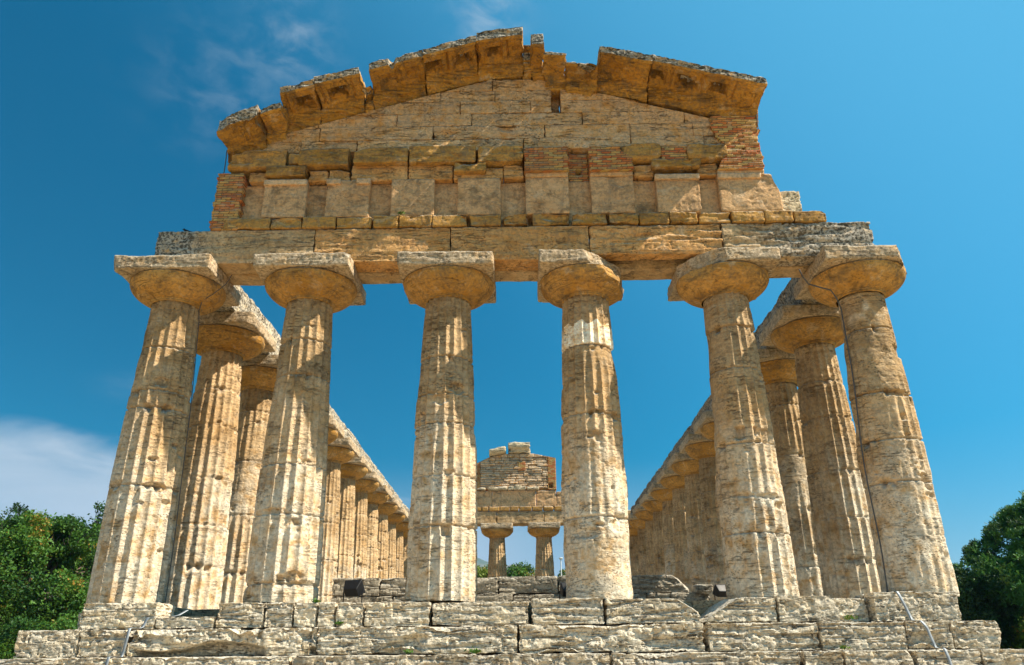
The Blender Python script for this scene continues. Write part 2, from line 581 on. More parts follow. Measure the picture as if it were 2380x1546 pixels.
def shaft_mesh(seed, nfl=20, per=11, dz=0.0145, wear=None, joints=None, lay=0.004, pit=0.012, holes=(), jw=1.0, tonef=None, mat=None, breaks=(), rough=0.003):
    rng = random.Random(seed)
    nu = nfl * per
    nz = int(H_NECK / dz)
    zz = np.linspace(0, H_NECK, nz + 1)
    th = np.linspace(0, 2 * math.pi, nu, endpoint=False)
    T, Z = np.meshgrid(th, zz, indexing='ij')
    T, Z = T.ravel(), Z.ravel()
    if joints is None:
        joints = []
        z = rng.uniform(0.9, 1.3)
        while z < 5.0:
            joints.append(z)
            z += rng.uniform(0.75, 1.35)
    R0 = r_col(Z)
    d = np.digitize(Z, joints)
    dro = np.array([rng.uniform(-0.008, 0.008) for _ in range(len(joints) + 1)])
    dx = np.array([rng.uniform(-0.008, 0.008) for _ in range(len(joints) + 1)])
    dtone = np.array([rng.uniform(-0.09, 0.09) for _ in range(len(joints) + 1)])
    R0 = R0 + dro[d]
    phase = 2 * math.pi * rng.random() / nfl
    t = (T * nfl / (2 * math.pi)) % 1.0
    fl = 0.057 * R0 / 0.62 * 4 * t * (1 - t)
    P = np.stack([R0 * np.cos(T), R0 * np.sin(T), Z], 1) + seed * 5.3
    w1 = fbm(P * 0.8, seed, 3)
    w2 = fbm(P * 3.1, seed + 4, 3)
    base = (wear(T, Z) if wear is not None else 0.0)
    worn = np.clip((w1 - 0.60) * 0.20 + (w2 - 0.5) * 0.02 + base, 0, 0.2)
    R = np.minimum(R0 - fl, R0 - worn)
    # the flute hollows also fill up where the surface is weathered right back
    R = R - np.clip(worn - 0.05, 0, 1) * 0.2
    S = layers(P, seed + 2, 15.0)
    zone = sstep(fbm(P * np.array([0.5, 0.5, 1.2]), seed + 12, 2), 0.38, 0.62)
    R -= lay * sstep(S, 0.50, 0.64) * (0.35 + 0.65 * zone)
    pz = sstep(fbm(P * 2.3, seed + 15, 2), 0.42, 0.6)
    R -= pit * sstep(fbm(P * np.array([13., 13., 22.]), seed + 7, 2), 0.60, 0.76) * pz
    R -= (fbm(P * 9.0, seed + 6, 3) - 0.5) * rough * 2
    big = fbm(P * np.array([2.6, 2.6, 4.5]), seed + 25, 3)
    R -= 0.06 * sstep(big, 0.735, 0.84)
    # drum joints
    for q, zj in enumerate(joints):
        wob = (vnoise(np.stack([np.cos(T) * 3, np.sin(T) * 3, np.full_like(T, q * 7.7)], 1), seed) - 0.5) * 0.012
        dzj = Z - zj - wob
        R -= 0.036 * jw * np.exp(-(dzj / 0.013) ** 2)
        ch = vnoise(np.stack([np.cos(T) * 2.6, np.sin(T) * 2.6, np.full_like(T, q * 3.1)], 1), seed + 50)
        ch2 = vnoise(np.stack([np.cos(T) * 7, np.sin(T) * 7, Z * 6], 1), seed + 51)
        up_ = np.where(dzj > 0, 0.045, 0.075)
        R -= 0.085 * jw * sstep(ch * 0.75 + ch2 * 0.35, 0.66, 0.86) * np.exp(-(dzj / up_) ** 2)
    for (ha, hz, hw, hh, hd) in breaks:
        da = ((T - math.radians(ha) + math.pi) % (2 * math.pi) - math.pi) * R0
        q2 = (np.abs(da) / hw) ** 2 + (np.abs(Z - hz) / hh) ** 2
        q2 = q2 + (fbm(P * 5.0, seed + 70, 3) - 0.5) * 1.6
        R -= hd * sstep(1.0 - q2, -0.1, 0.55)
    for (ha, hz, hw, hh, hd) in holes:
        da = (T - math.radians(ha) + math.pi) % (2 * math.pi) - math.pi
        m = sstep(hw - np.abs(da * R0), -0.012, 0.012) * sstep(hh - np.abs(Z - hz), -0.012, 0.012)
        R -= hd * m
    # foot and necking
    R -= 0.03 * sstep(0.10 - Z, 0, 0.12) * sstep(fbm(P * 4, seed + 60, 2), 0.4, 0.7)
    for zn in (5.36, 5.41):
        R -= 0.012 * np.exp(-((Z - zn) / 0.008) ** 2)
    T2 = T + phase
    V = np.stack([R * np.cos(T2) + dx[d], R * np.sin(T2) + dx[::-1][d], Z], 1)
    F = ring_grid(nu, nz + 1)
    tone = 0.5 + dtone[d] + (w2 - 0.5) * 0.1
    if tonef is not None:
        tone = tone + tonef(T2, Z)
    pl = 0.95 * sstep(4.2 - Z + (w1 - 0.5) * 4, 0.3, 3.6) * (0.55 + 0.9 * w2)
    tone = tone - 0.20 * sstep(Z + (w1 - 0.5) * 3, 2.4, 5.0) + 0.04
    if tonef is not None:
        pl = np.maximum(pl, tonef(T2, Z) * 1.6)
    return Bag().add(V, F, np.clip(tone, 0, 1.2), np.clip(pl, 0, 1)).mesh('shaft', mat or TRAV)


def echinus_mesh(seed, nu=128, cuts=(), mat=None):
    pr = [(0.445, 5.585), (0.452, 5.60), (0.468, 5.602), (0.470, 5.615), (0.458, 5.620), (0.478, 5.632), (0.482, 5.645), (0.470, 5.650)]
    for a in np.linspace(0, 1, 26):
        # flat broad archaic curve swelling out to the shoulder
        x = 0.49 + 0.41 * math.sin(a * math.pi / 2) ** 0.92
        z = 5.66 + 0.34 * a ** 1.25
        pr.append((x, z))
    for a in np.linspace(0.1, 1, 6):
        pr.append((0.90 + 0.012 * math.sin(a * math.pi) - 0.05 * a * a, 6.0 + 0.05 * a))
    pr = np.array(pr)

    def rf(T, Z, R):
        P = np.stack([R * np.cos(T), R * np.sin(T), Z], 1) + seed * 2.1
        n = fbm(P * 4.0, seed, 4)
        chip = sstep(fbm(P * 1.9, seed + 5, 3), 0.60, 0.78)
        fine = sstep(fbm(P * 15, seed + 8, 2), 0.62, 0.78)
        k = sstep(R, 0.5, 0.8)
        return R - (n - 0.5) * 0.02 - chip * 0.05 * (0.3 + 0.7 * k) - fine * 0.010
    V, F, T, R = lathe(pr, nu, rf)
    if cuts:
        V = chip_apply(V, cuts, seed)
    V = V - np.array([0, 0, 0])
    return Bag().add(V, F, 0.5 + 0.2 * (fbm(V * 1.5, seed + 3, 2) - 0.5)).mesh('echinus', mat or CAPM)


def abacus_mesh(seed, hw=0.925, res=0.026, chips=(), mat=None, rad=0.03, z0=None, amp=0.014):
    P, F = block(-hw, hw, -hw, hw, (z0 or H_ABA0) - 0.004, H_ABA1, seed, res, rad, amp, 0.012, 20, (), 0.0, 0.012)
    if chips:
        P = chip_apply(P, [(c[0], c[1], c[2], c[3] + c[2] / math.sqrt(c[0] ** 2 + c[1] ** 2 + c[2] ** 2) * 6.19, *c[4:]) for c in chips], seed)
    return Bag().add(P, F, 0.5, 0.25, 0.3).mesh('abacus', mat or TRAV)


temple = empty('temple_ruin', (0, 0, -1.65))
tag(temple, 'roofless ancient stone temple of weathered honey-coloured columns, front pediment standing on broken steps', 'temple')
ZT = 1.65


def put(o):
    """parent a world-space part under the temple"""
    o.parent = temple
    o.location.z += ZT
    return o


def column(x, y, ms, ma, mb, rz=0.0, label=None):
    e = empty('column', (x, y, ZT), temple, label)
    for nm, me, r in (('shaft', ms, rz), ('echinus', ma, rz * 0.7), ('abacus', mb, 0.0)):
        o = bpy.data.objects.new(nm, me)
        COL.objects.link(o)
        o.parent = e
        o.rotation_euler.z = r
    return e


SPX, SPY = 2.715, 2.66


def cx(i):
    return (i - 2.5) * SPX


FRONT = -90.0   # degrees: direction facing the camera
J1 = [0.98, 1.72, 3.36, 4.35]
front = [
    dict(seed=11, breaks=[(-48, 1.96, 0.26, 0.09, 0.07), (-125, 2.02, 0.22, 0.06, 0.05), (-70, 3.9, 0.18, 0.10, 0.035)], joints=[1.98, 3.42, 3.75, 4.62], label='front corner column at the far left, crisp flutes and a wide square cap',
         wear=lambda T, Z: -0.02 + 0.035 * sstep(Z, 3.4, 4.4), holes=[(-60, 2.45, 0.10, 0.03, 0.05)], jw=1.3),
    dict(seed=12, breaks=[(-55, 0.42, 0.22, 0.08, 0.05), (-100, 1.5, 0.25, 0.06, 0.04), (-30, 1.2, 0.12, 0.30, 0.04)], joints=[0.30, 1.45, 2.33, 4.02, 4.75], label='second front column from the left, deeply fluted under a broad square cap',
         wear=lambda T, Z: -0.02 + 0.02 * sstep(Z, 2.6, 3.4), holes=[(-75, 0.38, 0.13, 0.05, 0.09)], jw=1.0),
    dict(seed=13, breaks=[(-62, 3.72, 0.22, 0.10, 0.06), (-100, 3.5, 0.2, 0.12, 0.04), (-80, 2.14, 0.14, 0.05, 0.05)], joints=[1.22, 2.10, 3.05, 3.62, 4.35], label='front column left of the central opening, fluted with a square socket near its foot',
         wear=lambda T, Z: -0.01 + 0.022 * np.exp(-((Z - 3.6) / 0.9) ** 2), holes=[(-82, 1.14, 0.09, 0.10, 0.11)], jw=1.1),
    dict(seed=14, breaks=[(-85, 3.22, 0.18, 0.04, 0.06), (-115, 1.05, 0.3, 0.10, 0.04), (-50, 1.2, 0.25, 0.12, 0.04)], joints=[1.35, 3.20, 4.55], label='front column right of the central opening, worn smooth below a pale fluted band',
         wear=lambda T, Z: np.where(Z > 4.56, -0.09, 0.034 + 0.012 * np.sin(Z * 3)), holes=[(-62, 1.85, 0.03, 0.03, 0.06), (-100, 2.75, 0.06, 0.025, 0.04)], jw=1.0, rough=0.006,
         tonef=lambda T, Z: np.where((Z > 4.56) & (Z < 5.02 + 0.05 * np.sin(T * 9)), 0.8, 0.0)),
    dict(seed=15, breaks=[(-70, 1.66, 0.30, 0.06, 0.07), (-42, 1.50, 0.20, 0.09, 0.06), (-60, 2.75, 0.22, 0.14, 0.05), (-45, 0.25, 0.12, 0.08, 0.05)], joints=[1.05, 2.62, 4.05, 4.9], label='second front column from the right, leaning flutes eroded on its left side',
         wear=lambda T, Z: 0.02 + 0.05 * sstep(-np.cos(T - math.radians(-20)), -0.6, 0.5), holes=[(-112, 2.80, 0.09, 0.11, 0.10), (-82, 2.82, 0.03, 0.08, 0.06)], jw=1.3, rough=0.006),
    dict(seed=16, breaks=[(-88, 3.50, 0.26, 0.05, 0.08), (-52, 3.42, 0.14, 0.13, 0.08), (-35, 1.15, 0.12, 0.16, 0.06), (-62, 0.62, 0.14, 0.10, 0.05), (-55, 4.4, 0.2, 0.16, 0.05)], joints=[1.9, 2.66, 3.55, 4.85], label='front corner column at the far right, deeply pitted, with a cable down its left side',
         wear=lambda T, Z: 0.02 + 0.05 * sstep(-np.cos(T - math.radians(-10)), -0.7, 0.3) + 0.02 * sstep(Z, 3.4, 4.2), holes=[(-92, 3.05, 0.06, 0.06, 0.07), (-92, 2.68, 0.06, 0.06, 0.07), (-38, 1.18, 0.07, 0.10, 0.11)], jw=1.5, rough=0.008,
         tonef=lambda T, Z: 0.35 * sstep(Z, 4.9, 5.2) * sstep(fbm(np.stack([T * 2, Z * 3, Z * 0], 1), 5, 2), 0.45, 0.6)),
]
for i, c in enumerate(front):
    lab = c.pop('label')
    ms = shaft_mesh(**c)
    cuts, chips, rad = (), (), 0.028
    if i == 0:
        chips = [(-1, -1, -0.4, 1.22, 0.03)]
    if i == 1:
        chips = [(1, -1, 0.8, 1.13, 0.03)]
    if i == 3:      # right front corner broken away
        cuts = [(0.72, -0.62, 0.32, 2.62, 0.05), (1.0, -0.2, 0.0, 0.72, 0.07)]
        chips = [(0.72, -0.66, 0.22, 0.60, 0.09), (1.0, -0.25, -0.2, 0.66, 0.08)]
    if i == 4:      # left front corner broken away obliquely
        chips = [(-0.69, -0.73, -0.08, 0.74, 0.04)]
        cuts = [(-0.69, -0.73, 0.0, 0.80, 0.03)]
    if i == 5:      # right front corner worn round
        chips = [(1, -0.6, 0.15, 0.86, 0.05)]
        cuts = [(1, -0.2, -0.2, -0.18, 0.03)]
    z0 = None
    me = echinus_mesh(100 + i, 160, cuts)
    ab = abacus_mesh(120 + i, 0.925, 0.022, chips, TRAV)
    x = cx(i) * (1.0 if i not in (1, 4) else 1.01)
    column(x, 0.0, ms, me, ab, 0.0, lab)

# flank and rear columns: a few variants, turned differently
var_s = [shaft_mesh(31 + k, per=8, dz=0.024, wear=lambda T, Z, k=k: -0.02 + 0.009 * k, breaks=[(70 * k, 0.9 + 0.55 * k, 0.2, 0.1, 0.07), (70 * k + 130, 3.9 - 0.5 * k, 0.16, 0.14, 0.06)]) for k in range(6)]
var_e = [echinus_mesh(131 + k, 96) for k in range(3)]
var_a = [abacus_mesh(141 + k, 0.92, 0.035, [((-1) ** k, -1, -0.3, 1.2, 0.05)]) for k in range(3)]
ordn = ['second', 'third', 'fourth', 'fifth', 'sixth', 'seventh', 'eighth', 'ninth', 'tenth', 'eleventh', 'twelfth']
rng = random.Random(5)
n = 0
for side, nm in ((0, 'left'), (5, 'right')):
    for j in range(1, 12):
        k = (n * 5 + side) % 6
        column(cx(side), j * SPY, var_s[k], var_e[n % 3], var_a[n % 3], rng.choice([0, 1, 2, 3, 5, 7, 9, 12, 14]) * math.radians(18),
               '%s column of the %s flank row counted from the front' % (ordn[j - 1], nm))
        n += 1
rear_e_broken = echinus_mesh(151, 96, [(-0.7, -0.7, 0.6, 4.12, 0.06)])
for i in range(6):
    column(cx(i) * 0.985, 12 * SPY, var_s[(i + 1) % 4], rear_e_broken if i == 2 else var_e[i % 3], var_a[(i + 1) % 3], i * math.radians(36) + 0.3,
           ['rear corner column on the left', 'rear column second from the left', 'rear column left of centre seen through the middle opening',
            'rear column right of centre seen through the middle opening', 'rear column second from the right', 'rear corner column on the right'][i])

# ------------------------------------------------------------------ steps
ST = {}
crep = empty('stepped_platform', (0, 0, ZT), temple)
b = Bag()
rs = random.Random(21)


def tone_r(a=0.14):
    return 0.5 + rs.uniform(-a, a)


# upper course, front: x joints and tops
up_blocks = [(-7.32, -7.09, 0, -0.12), (-7.08, -5.86, 1, 0.0), (-5.85, -4.90, 2, -0.23), (-4.89, -4.12, 1, -0.02), (-4.11, -3.65, 0, -0.02), (-3.64, -3.27, 0, -0.03),
             (-3.26, -2.97, 0, -0.03), (-2.96, -2.52, 0, -0.03), (-2.51, -1.46, 0, -0.03), (-1.43, 0.14, 3, -0.04), (0.17, 1.34, 4, 0.0), (1.37, 2.88, 5, -0.02),
             (2.89, 4.10, 6, -0.01), (4.11, 5.08, 7, 0.0), (5.10, 5.64, 8, -0.02), (5.65, 6.99, 9, 0.04)]
for q, (a, c, ty, zt) in enumerate(up_blocks):
    y0 = -0.86
    ch = []
    kw = dict(rad=0.014, amp=0.014, lay=0.03, pit=0.022, gouge=0.02, rough=0.014)
    if ty == 0:
        kw['lay'] = 0.018
    if q == 0:
        y0 = -0.45
    if ty == 1:
        kw['lay'] = 0.045
    if ty == 2:
        kw['lay'] = 0.02
        kw['gouge'] = 0.05
    if ty == 3:
        ch = [(0.9, -0.4, 0.9, 0.86, 0.04)]
    if ty == 4:
        ch = [(-0.9, -0.5, 0.9, 0.72, 0.03), (1, -0.6, 0.3, 0.76, 0.04)]
    if ty == 5:
        kw['lay'] = 0.06
        ch = [(0.6, -0.2, 1.0, 0.40, 0.03)]
    if ty == 6:
        kw['lay'] = 0.075
        ch = [(-0.75, -0.1, 1.2, 0.18, 0.04)]
    if ty == 7:
        kw['lay'] = 0.012
        kw['gouge'] = 0.0
        ch = [(1.0, -0.15, 0.75, 0.46, 0.015)]
    if ty == 8:
        kw['lay'] = 0.015
        y0 = -0.62
    if ty == 9:
        kw['lay'] = 0.02
        ch = [(-0.8, -0.8, -0.1, 0.92, 0.05)]
    P, F = block(a, c, y0, -0.1, -0.405, zt, 200 + q, 0.016, chips=ch, **kw)
    b.add(P, F, tone_r() + 0.12, 0.8, 0.15)
# bits behind the missing block on the left, and the stylobate body
for q, (a, c, y0, y1, z1) in enumerate([(-5.85, -4.9, -0.1, 0.9, -0.18), (-7.35, -6.0, -0.1, 33, 0.0), (-6.0, -5.0, 0.9, 33, 0.0), (-5.0, -3.0, -0.1, 33, -0.01), (-3.0, 0.1, -0.1, 33, -0.03),
                                        (0.1, 2.9, -0.1, 33, -0.02), (2.9, 5.1, -0.1, 33, -0.01), (5.1, 7.1, -0.1, 33, 0.0)]):
    P, F = block(a, c, y0, y1, -0.405, z1, 240 + q, 0.12, rad=0.02, amp=0.008)
    b.add(P, F, 0.10)
put(b.build('upper_step', STEP, smooth=False, label='pale bright upper step with a missing block beneath the left columns'))
bpy.data.objects['upper_step'].parent = crep
bpy.data.objects['upper_step'].location.z = 0

b = Bag()
mid = [(-7.78, -6.805, 0), (-6.80, -6.035, 1), (-6.03, -3.125, 2), (-3.12, -0.055, 3), (-0.03, 2.80, 4), (2.86, 4.555, 5), (4.56, 5.875, 5), (5.88, 6.565, 1), (6.57, 7.30, 0)]
for q, (a, c, ty) in enumerate(mid):
    kw = dict(rad=0.015, amp=0.016, lay=0.03, pit=0.028, gouge=0.03, rough=0.017)
    ch = []
    hl = []
    if q == 0:
        ch = [(-1, -0.1, 0.9, 0.55, 0.02), (-1, -0.9, -0.6, 0.72, 0.03)]
        kw['lay'] = 0.012
        kw['pit'] = 0.035
    if ty == 1:
        kw['gouge'] = 0.10
    if ty == 2:
        kw['gouge'] = 0.09
        kw['lay'] = 0.014
        hl = [(-4.02, -0.52, 0.04, 0.06, 0.08), (-3.16, -0.76, 0.06, 0.05, 0.15)]
    if ty == 3:
        kw['gouge'] = 0.09
        kw['lay'] = 0.035
    if ty == 4:
        kw['lay'] = 0.085
        kw['layk'] = 13
        kw['gouge'] = 0.05
    if ty == 5:
        kw['lay'] = 0.075
        kw['gouge'] = 0.04
    if q == 8:
        ch = [(1, -0.1, 0.55, 0.41, 0.015), (1, -0.6, -0.4, 0.50, 0.02)]
        kw['lay'] = 0.012
    sh = None
    if ty == 2:      # long eroded hollow under the block
        def sh(P):
            m = sstep(-P[:, 1], 1.0, 1.3) * sstep(P[:, 0], -5.95, -5.85) * sstep(-P[:, 0], 3.85, 4.05)
            m = m * sstep(-(P[:, 2] + 0.66 + 0.07 * np.sin(P[:, 0] * 3.1) + 0.05 * fbm(P * 5, 4, 2)), -0.02, 0.03)
            P = P.copy()
            P[:, 1] += 0.30 * m
            return P
    P, F = block(a, c, -1.30, -0.5, -0.828, -0.418, 260 + q, 0.016, chips=ch, holes=hl, shape=sh, **kw)
    b.add(P, F, tone_r(0.12) + 0.12, 0.7, 0.2)
for q, (a, c, y0, y1) in enumerate([(-7.7, -6.4, -0.48, 33.3), (-6.4, 6.4, -0.48, 33.3), (6.4, 7.3, -0.48, 33.3)]):
    P, F = block(a, c, y0, y1, -0.828, -0.42, 280 + q, 0.15, rad=0.02, amp=0.006)
    b.add(P, F, 0.5)
o = b.build('middle_step', STEP, crep, smooth=False, label='deeply layered middle step with rounded end stones')

b = Bag()
low = [(-9.3, -6.85), (-6.83, -3.4), (-3.38, 1.31), (1.33, 4.08), (4.14, 4.70), (4.72, 5.74), (5.76, 6.70), (6.72, 9.2)]
for q, (a, c) in enumerate(low):
    kw = dict(rad=0.012, amp=0.014, lay=0.02, pit=0.028, gouge=0.05, rough=0.016)
    ch = []
    if q in (4, 5):
        kw['gouge'] = 0.11
    if q == 5:
        ch = [(0.8, -0.5, 0.9, 0.52, 0.04)]
    P, F = block(a, c, -1.72, -0.9, -1.245, -0.833, 300 + q, 0.018, chips=ch, **kw)
    b.add(P, F, tone_r(0.12) + 0.10, 0.6, 0.35)
P, F = block(-9.2, 9.1, -0.88, 33.7, -1.245, -0.84, 320, 0.25, rad=0.02, amp=0.005)
b.add(P, F)
o = b.build('lower_step', STEP, crep, smooth=False, label='grey pitted lower step running the whole width')
b = Bag()
for q in range(9):
    P, F = block(-10.2 + q * 2.25, -10.2 + q * 2.25 + 2.24, -2.1, 33.9, -1.66, -1.25, 330 + q, 0.12, rad=0.03, amp=0.02)
    b.add(P, F, tone_r())
b.build('foundation_course', STEP, crep)

# ------------------------------------------------------------------ raised cella floor seen between the columns
b = Bag()
k = 0
for (xs, z0, z1) in (([-4.75, -3.55, -2.1, -0.55, 0.95, 2.6, 4.30], 0.625, 1.05), ([-4.75, -3.2, -1.9, -0.2, 1.6, 3.15, 3.75, 4.75], 0.2, 0.62)):
    for a, c in zip(xs[:-1], xs[1:]):
        ch = [(1, -0.3, 1.0, 0.50, 0.05)] if c > 4 and z1 > 1 else []
        P, F = block(a, c - 0.01, 6.5 + (0.03 if k % 2 else 0.0), 7.4, z0, z1 + (0.0 if z1 > 1 else 0), 340 + k, 0.03, rad=0.02, amp=0.014, lay=0.035, pit=0.02, gouge=0.04, chips=ch)
        b.add(P, F, tone_r())
        k += 1
P, F = block(-4.75, 5.1, 6.2, 7.4, -0.1, 0.2, 359, 0.06, rad=0.03, amp=0.02, lay=0.03)
b.add(P, F)
P, F = block(-4.0, 4.0, 7.3, 26.5, 0.0, 1.02, 360, 0.2, rad=0.02, amp=0.01)
b.add(P, F)
for q, (a, c, y0, y1, z0, z1) in enumerate([(-5.15, -4.75, 4.6, 5.9, 0.0, 0.42), (4.35, 4.78, 6.3, 6.9, 0.62, 0.80)]):
    P, F = block(a, c, y0, y1, z0, z1, 370 + q, 0.04, rad=0.06, amp=0.03, gouge=0.05)
    b.add(P, F, 0.6)
put(b.build('cella_podium', GREY, smooth=False, label='low dark grey inner platform wall behind the front columns'))

# ------------------------------------------------------------------ architrave
arch = empty('front_architrave', (0, 0, ZT), temple)
bounds = [-7.17, -4.01, -1.30, 1.45, 4.09, 7.06]
for q in range(5):
    a, c = bounds[q], bounds[q + 1]
    ch = []
    kw = dict(rad=0.009, amp=0.010, lay=0.014, pit=0.016, gouge=0.02)
    z0 = 6.335
    if q == 0:
        ch = [(-1, 0, 0.8, 1.78, 0.03)]
    if q == 3:
        z0 = 6.43
        kw.update(rad=0.035, lay=0.03, gouge=0.05)
    if q == 4:
        kw.update(rad=0.04, lay=0.045, gouge=0.05, pit=0.02)
        ch = [(1, 0, 0.7, 1.60, 0.04)]
    bb = Bag()
    P, F = block(a + 0.0012, c - 0.0012, -0.50, -0.20 if q == 3 else -0.03, z0, 7.085, 400 + q, 0.024, chips=ch, **kw)
    bb.add(P, F, tone_r(0.1), 0.0, 0.95 * np.maximum(sstep(np.abs(P[:, 0] + 0.3), 5.6, 6.3), 0.9 * sstep(P[:, 0], 4.3, 5.6)))
    bb.build('beam', TRAV if q in (0, 4) else TYMP, arch, label=[None, None, None, 'beam with its lower edge lifted above a dark slit', 'rough grey layered end beam'][q])
    bb = Bag()
    P, F = block(a + 0.06, c + 0.057, 0.0, 0.50, 6.335, 7.06, 420 + q, 0.04, rad=0.02, amp=0.014, lay=0.02)
    bb.add(P, F, 0.5)
    bb.build('beam', TRAV, arch)

flank = []
for sx, nm in ((-1, 'left'), (1, 'right')):
    e = empty('flank_architrave', (0, 0, ZT), temple, 'long bare architrave carried by the %s flank columns' % nm)
    yy = [0.55] + [SPY * j for j in range(1, 12)] + [31.3]
    for q in range(12):
        bb = Bag()
        x0, x1 = sorted((sx * (6.78 - 0.50), sx * (6.78 + 0.46)))
        P, F = block(x0, x1, yy[q] + 0.006, yy[q + 1] - 0.006, 6.335, 7.08 + rs.uniform(-0.03, 0.03), 440 + q + (20 if sx > 0 else 0), 0.042, rad=0.04, amp=0.022, lay=0.03, pit=0.02, gouge=0.05)
        bb.add(P, F, tone_r(0.12) - (0.25 if sx > 0 else 0), 0, 0.9)  # right flank darker: black lichen, plus its shaded side painted into the tone
        bb.build('beam', STEP if sx < 0 else TRAV, e)
    flank.append(e)

# ------------------------------------------------------------------ sandstone string course
b = Bag()
sb = [(-5.88, -4.93), (-4.92, -4.29), (-4.28, -3.61), (-3.60, -2.90), (-2.86, -2.35), (-2.34, -1.68), (-1.67, -0.97), (-0.93, -0.30), (-0.27, 0.24), (0.34, 1.09), (1.12, 1.83),
      (1.86, 2.46), (2.47, 3.07), (3.08, 3.64), (3.66, 4.30), (4.32, 4.97), (4.985, 5.54), (5.56, 6.2)]
for q, (a, c) in enumerate(sb):
    zt = 7.36 + rs.uniform(-0.015, 0.02)
    rad = 0.012 if q < 4 else 0.022
    ch = []
    if q == 14:
        zt = 7.33
        ch = [(-1, -0.2, 1.3, 0.24, 0.03)]
    if q == 13:
        ch = [(1, -0.1, -0.9, 0.30, 0.03), (1, 0, 1, 0.28, 0.02)]
    if q == 17:
        ch = [(1, 0, 1.2, 0.26, 0.03)]
    ch = ch + [(rs.choice([-1, 1]), -0.6, rs.choice([-1, 1]) * 1.1, 0.42 + rs.uniform(0, 0.08), 0.05)]
    P, F = block(a, c, -0.515 - rs.uniform(0, 0.035), -0.1, 7.10, zt, 500 + q, 0.02, rad=rad, amp=0.022, lay=0.012, gouge=0.06, pit=0.012, chips=ch)
    b.add(P, F, tone_r(0.13))
put(b.build('lower_string_course', SANDD, label='row of rounded ochre sandstone blocks on top of the architrave'))

# ------------------------------------------------------------------ frieze
fr = empty('frieze', (0, 0, ZT), temple)
slabs = [-5.15, -3.86, -2.54, -1.18, 0.21, 1.535, 2.87, 4.14]
for q, a in enumerate(slabs):
    wd = 0.885
    a2 = a + wd + (0.35 if q == 7 else 0)
    bb = Bag()
    ch = []
    if q == 6:
        ch = [(1, -0.5, -1.0, 0.62, 0.04)]
    if q == 7:
        ch = [(1, 0, 0.25, 0.58, 0.05)]
    P, F = block(a, a2, -0.50, 0.1, 7.37, 8.24, 530 + q, 0.024, rad=0.014, amp=0.010, lay=0.0, pit=0.012, gouge=0.02, chips=ch)
    bb.add(P, F, tone_r(0.08))
    bb.build('frieze_slab', SLAB, fr, label='rough grey-ended slab at the right end' if q == 7 else None)
for q, (a, c) in enumerate([(-5.16, -4.27), (-3.87, -3.58), (-3.25, -2.97), (2.86, 3.765), (4.14, 5.03)]):
    P, F = block(a, c, -0.545, -0.45, 8.125, 8.245, 545 + q, 0.02, rad=0.008, amp=0.008, pit=0.01)
    Bag().add(P, F, 0.62, 0.2).build('top_band', SLAB, fr)
bb = Bag()
ends = [(-5.6, -5.15)] + [(slabs[q] + 0.885, slabs[q + 1]) for q in range(7)]
for q, (a, c) in enumerate(ends):
    bb = Bag()
    P, F = block(a - 0.05, c + 0.05, -0.33, 0.1, 7.1, 8.24, 550 + q, 0.03, rad=0.01, amp=0.014, lay=0.008, pit=0.014, gouge=0.03)
    bb.add(P, F, tone_r(0.1) - 0.03)
    bb.build('recessed_panel', SLAB, fr)
# weathered lumps of stone stepping down at the right end
for q, (a, c, y0, z0, z1, mt) in enumerate([(5.35, 5.80, -0.40, 7.38, 7.88, GREY), (5.0, 5.22, -0.30, 7.9, 8.25, GREY), (5.28, 5.52, 0.0, 7.38, 7.7, GREY)]):
    bb = Bag()
    P, F = block(a, c, y0, 0.25, z0, z1, 560 + q, 0.022, rad=0.05, amp=0.03, lay=0.0, pit=0.03, gouge=0.05)
    bb.add(P, F, 0.85)
    bb.build('end_stone', STEP, fr)

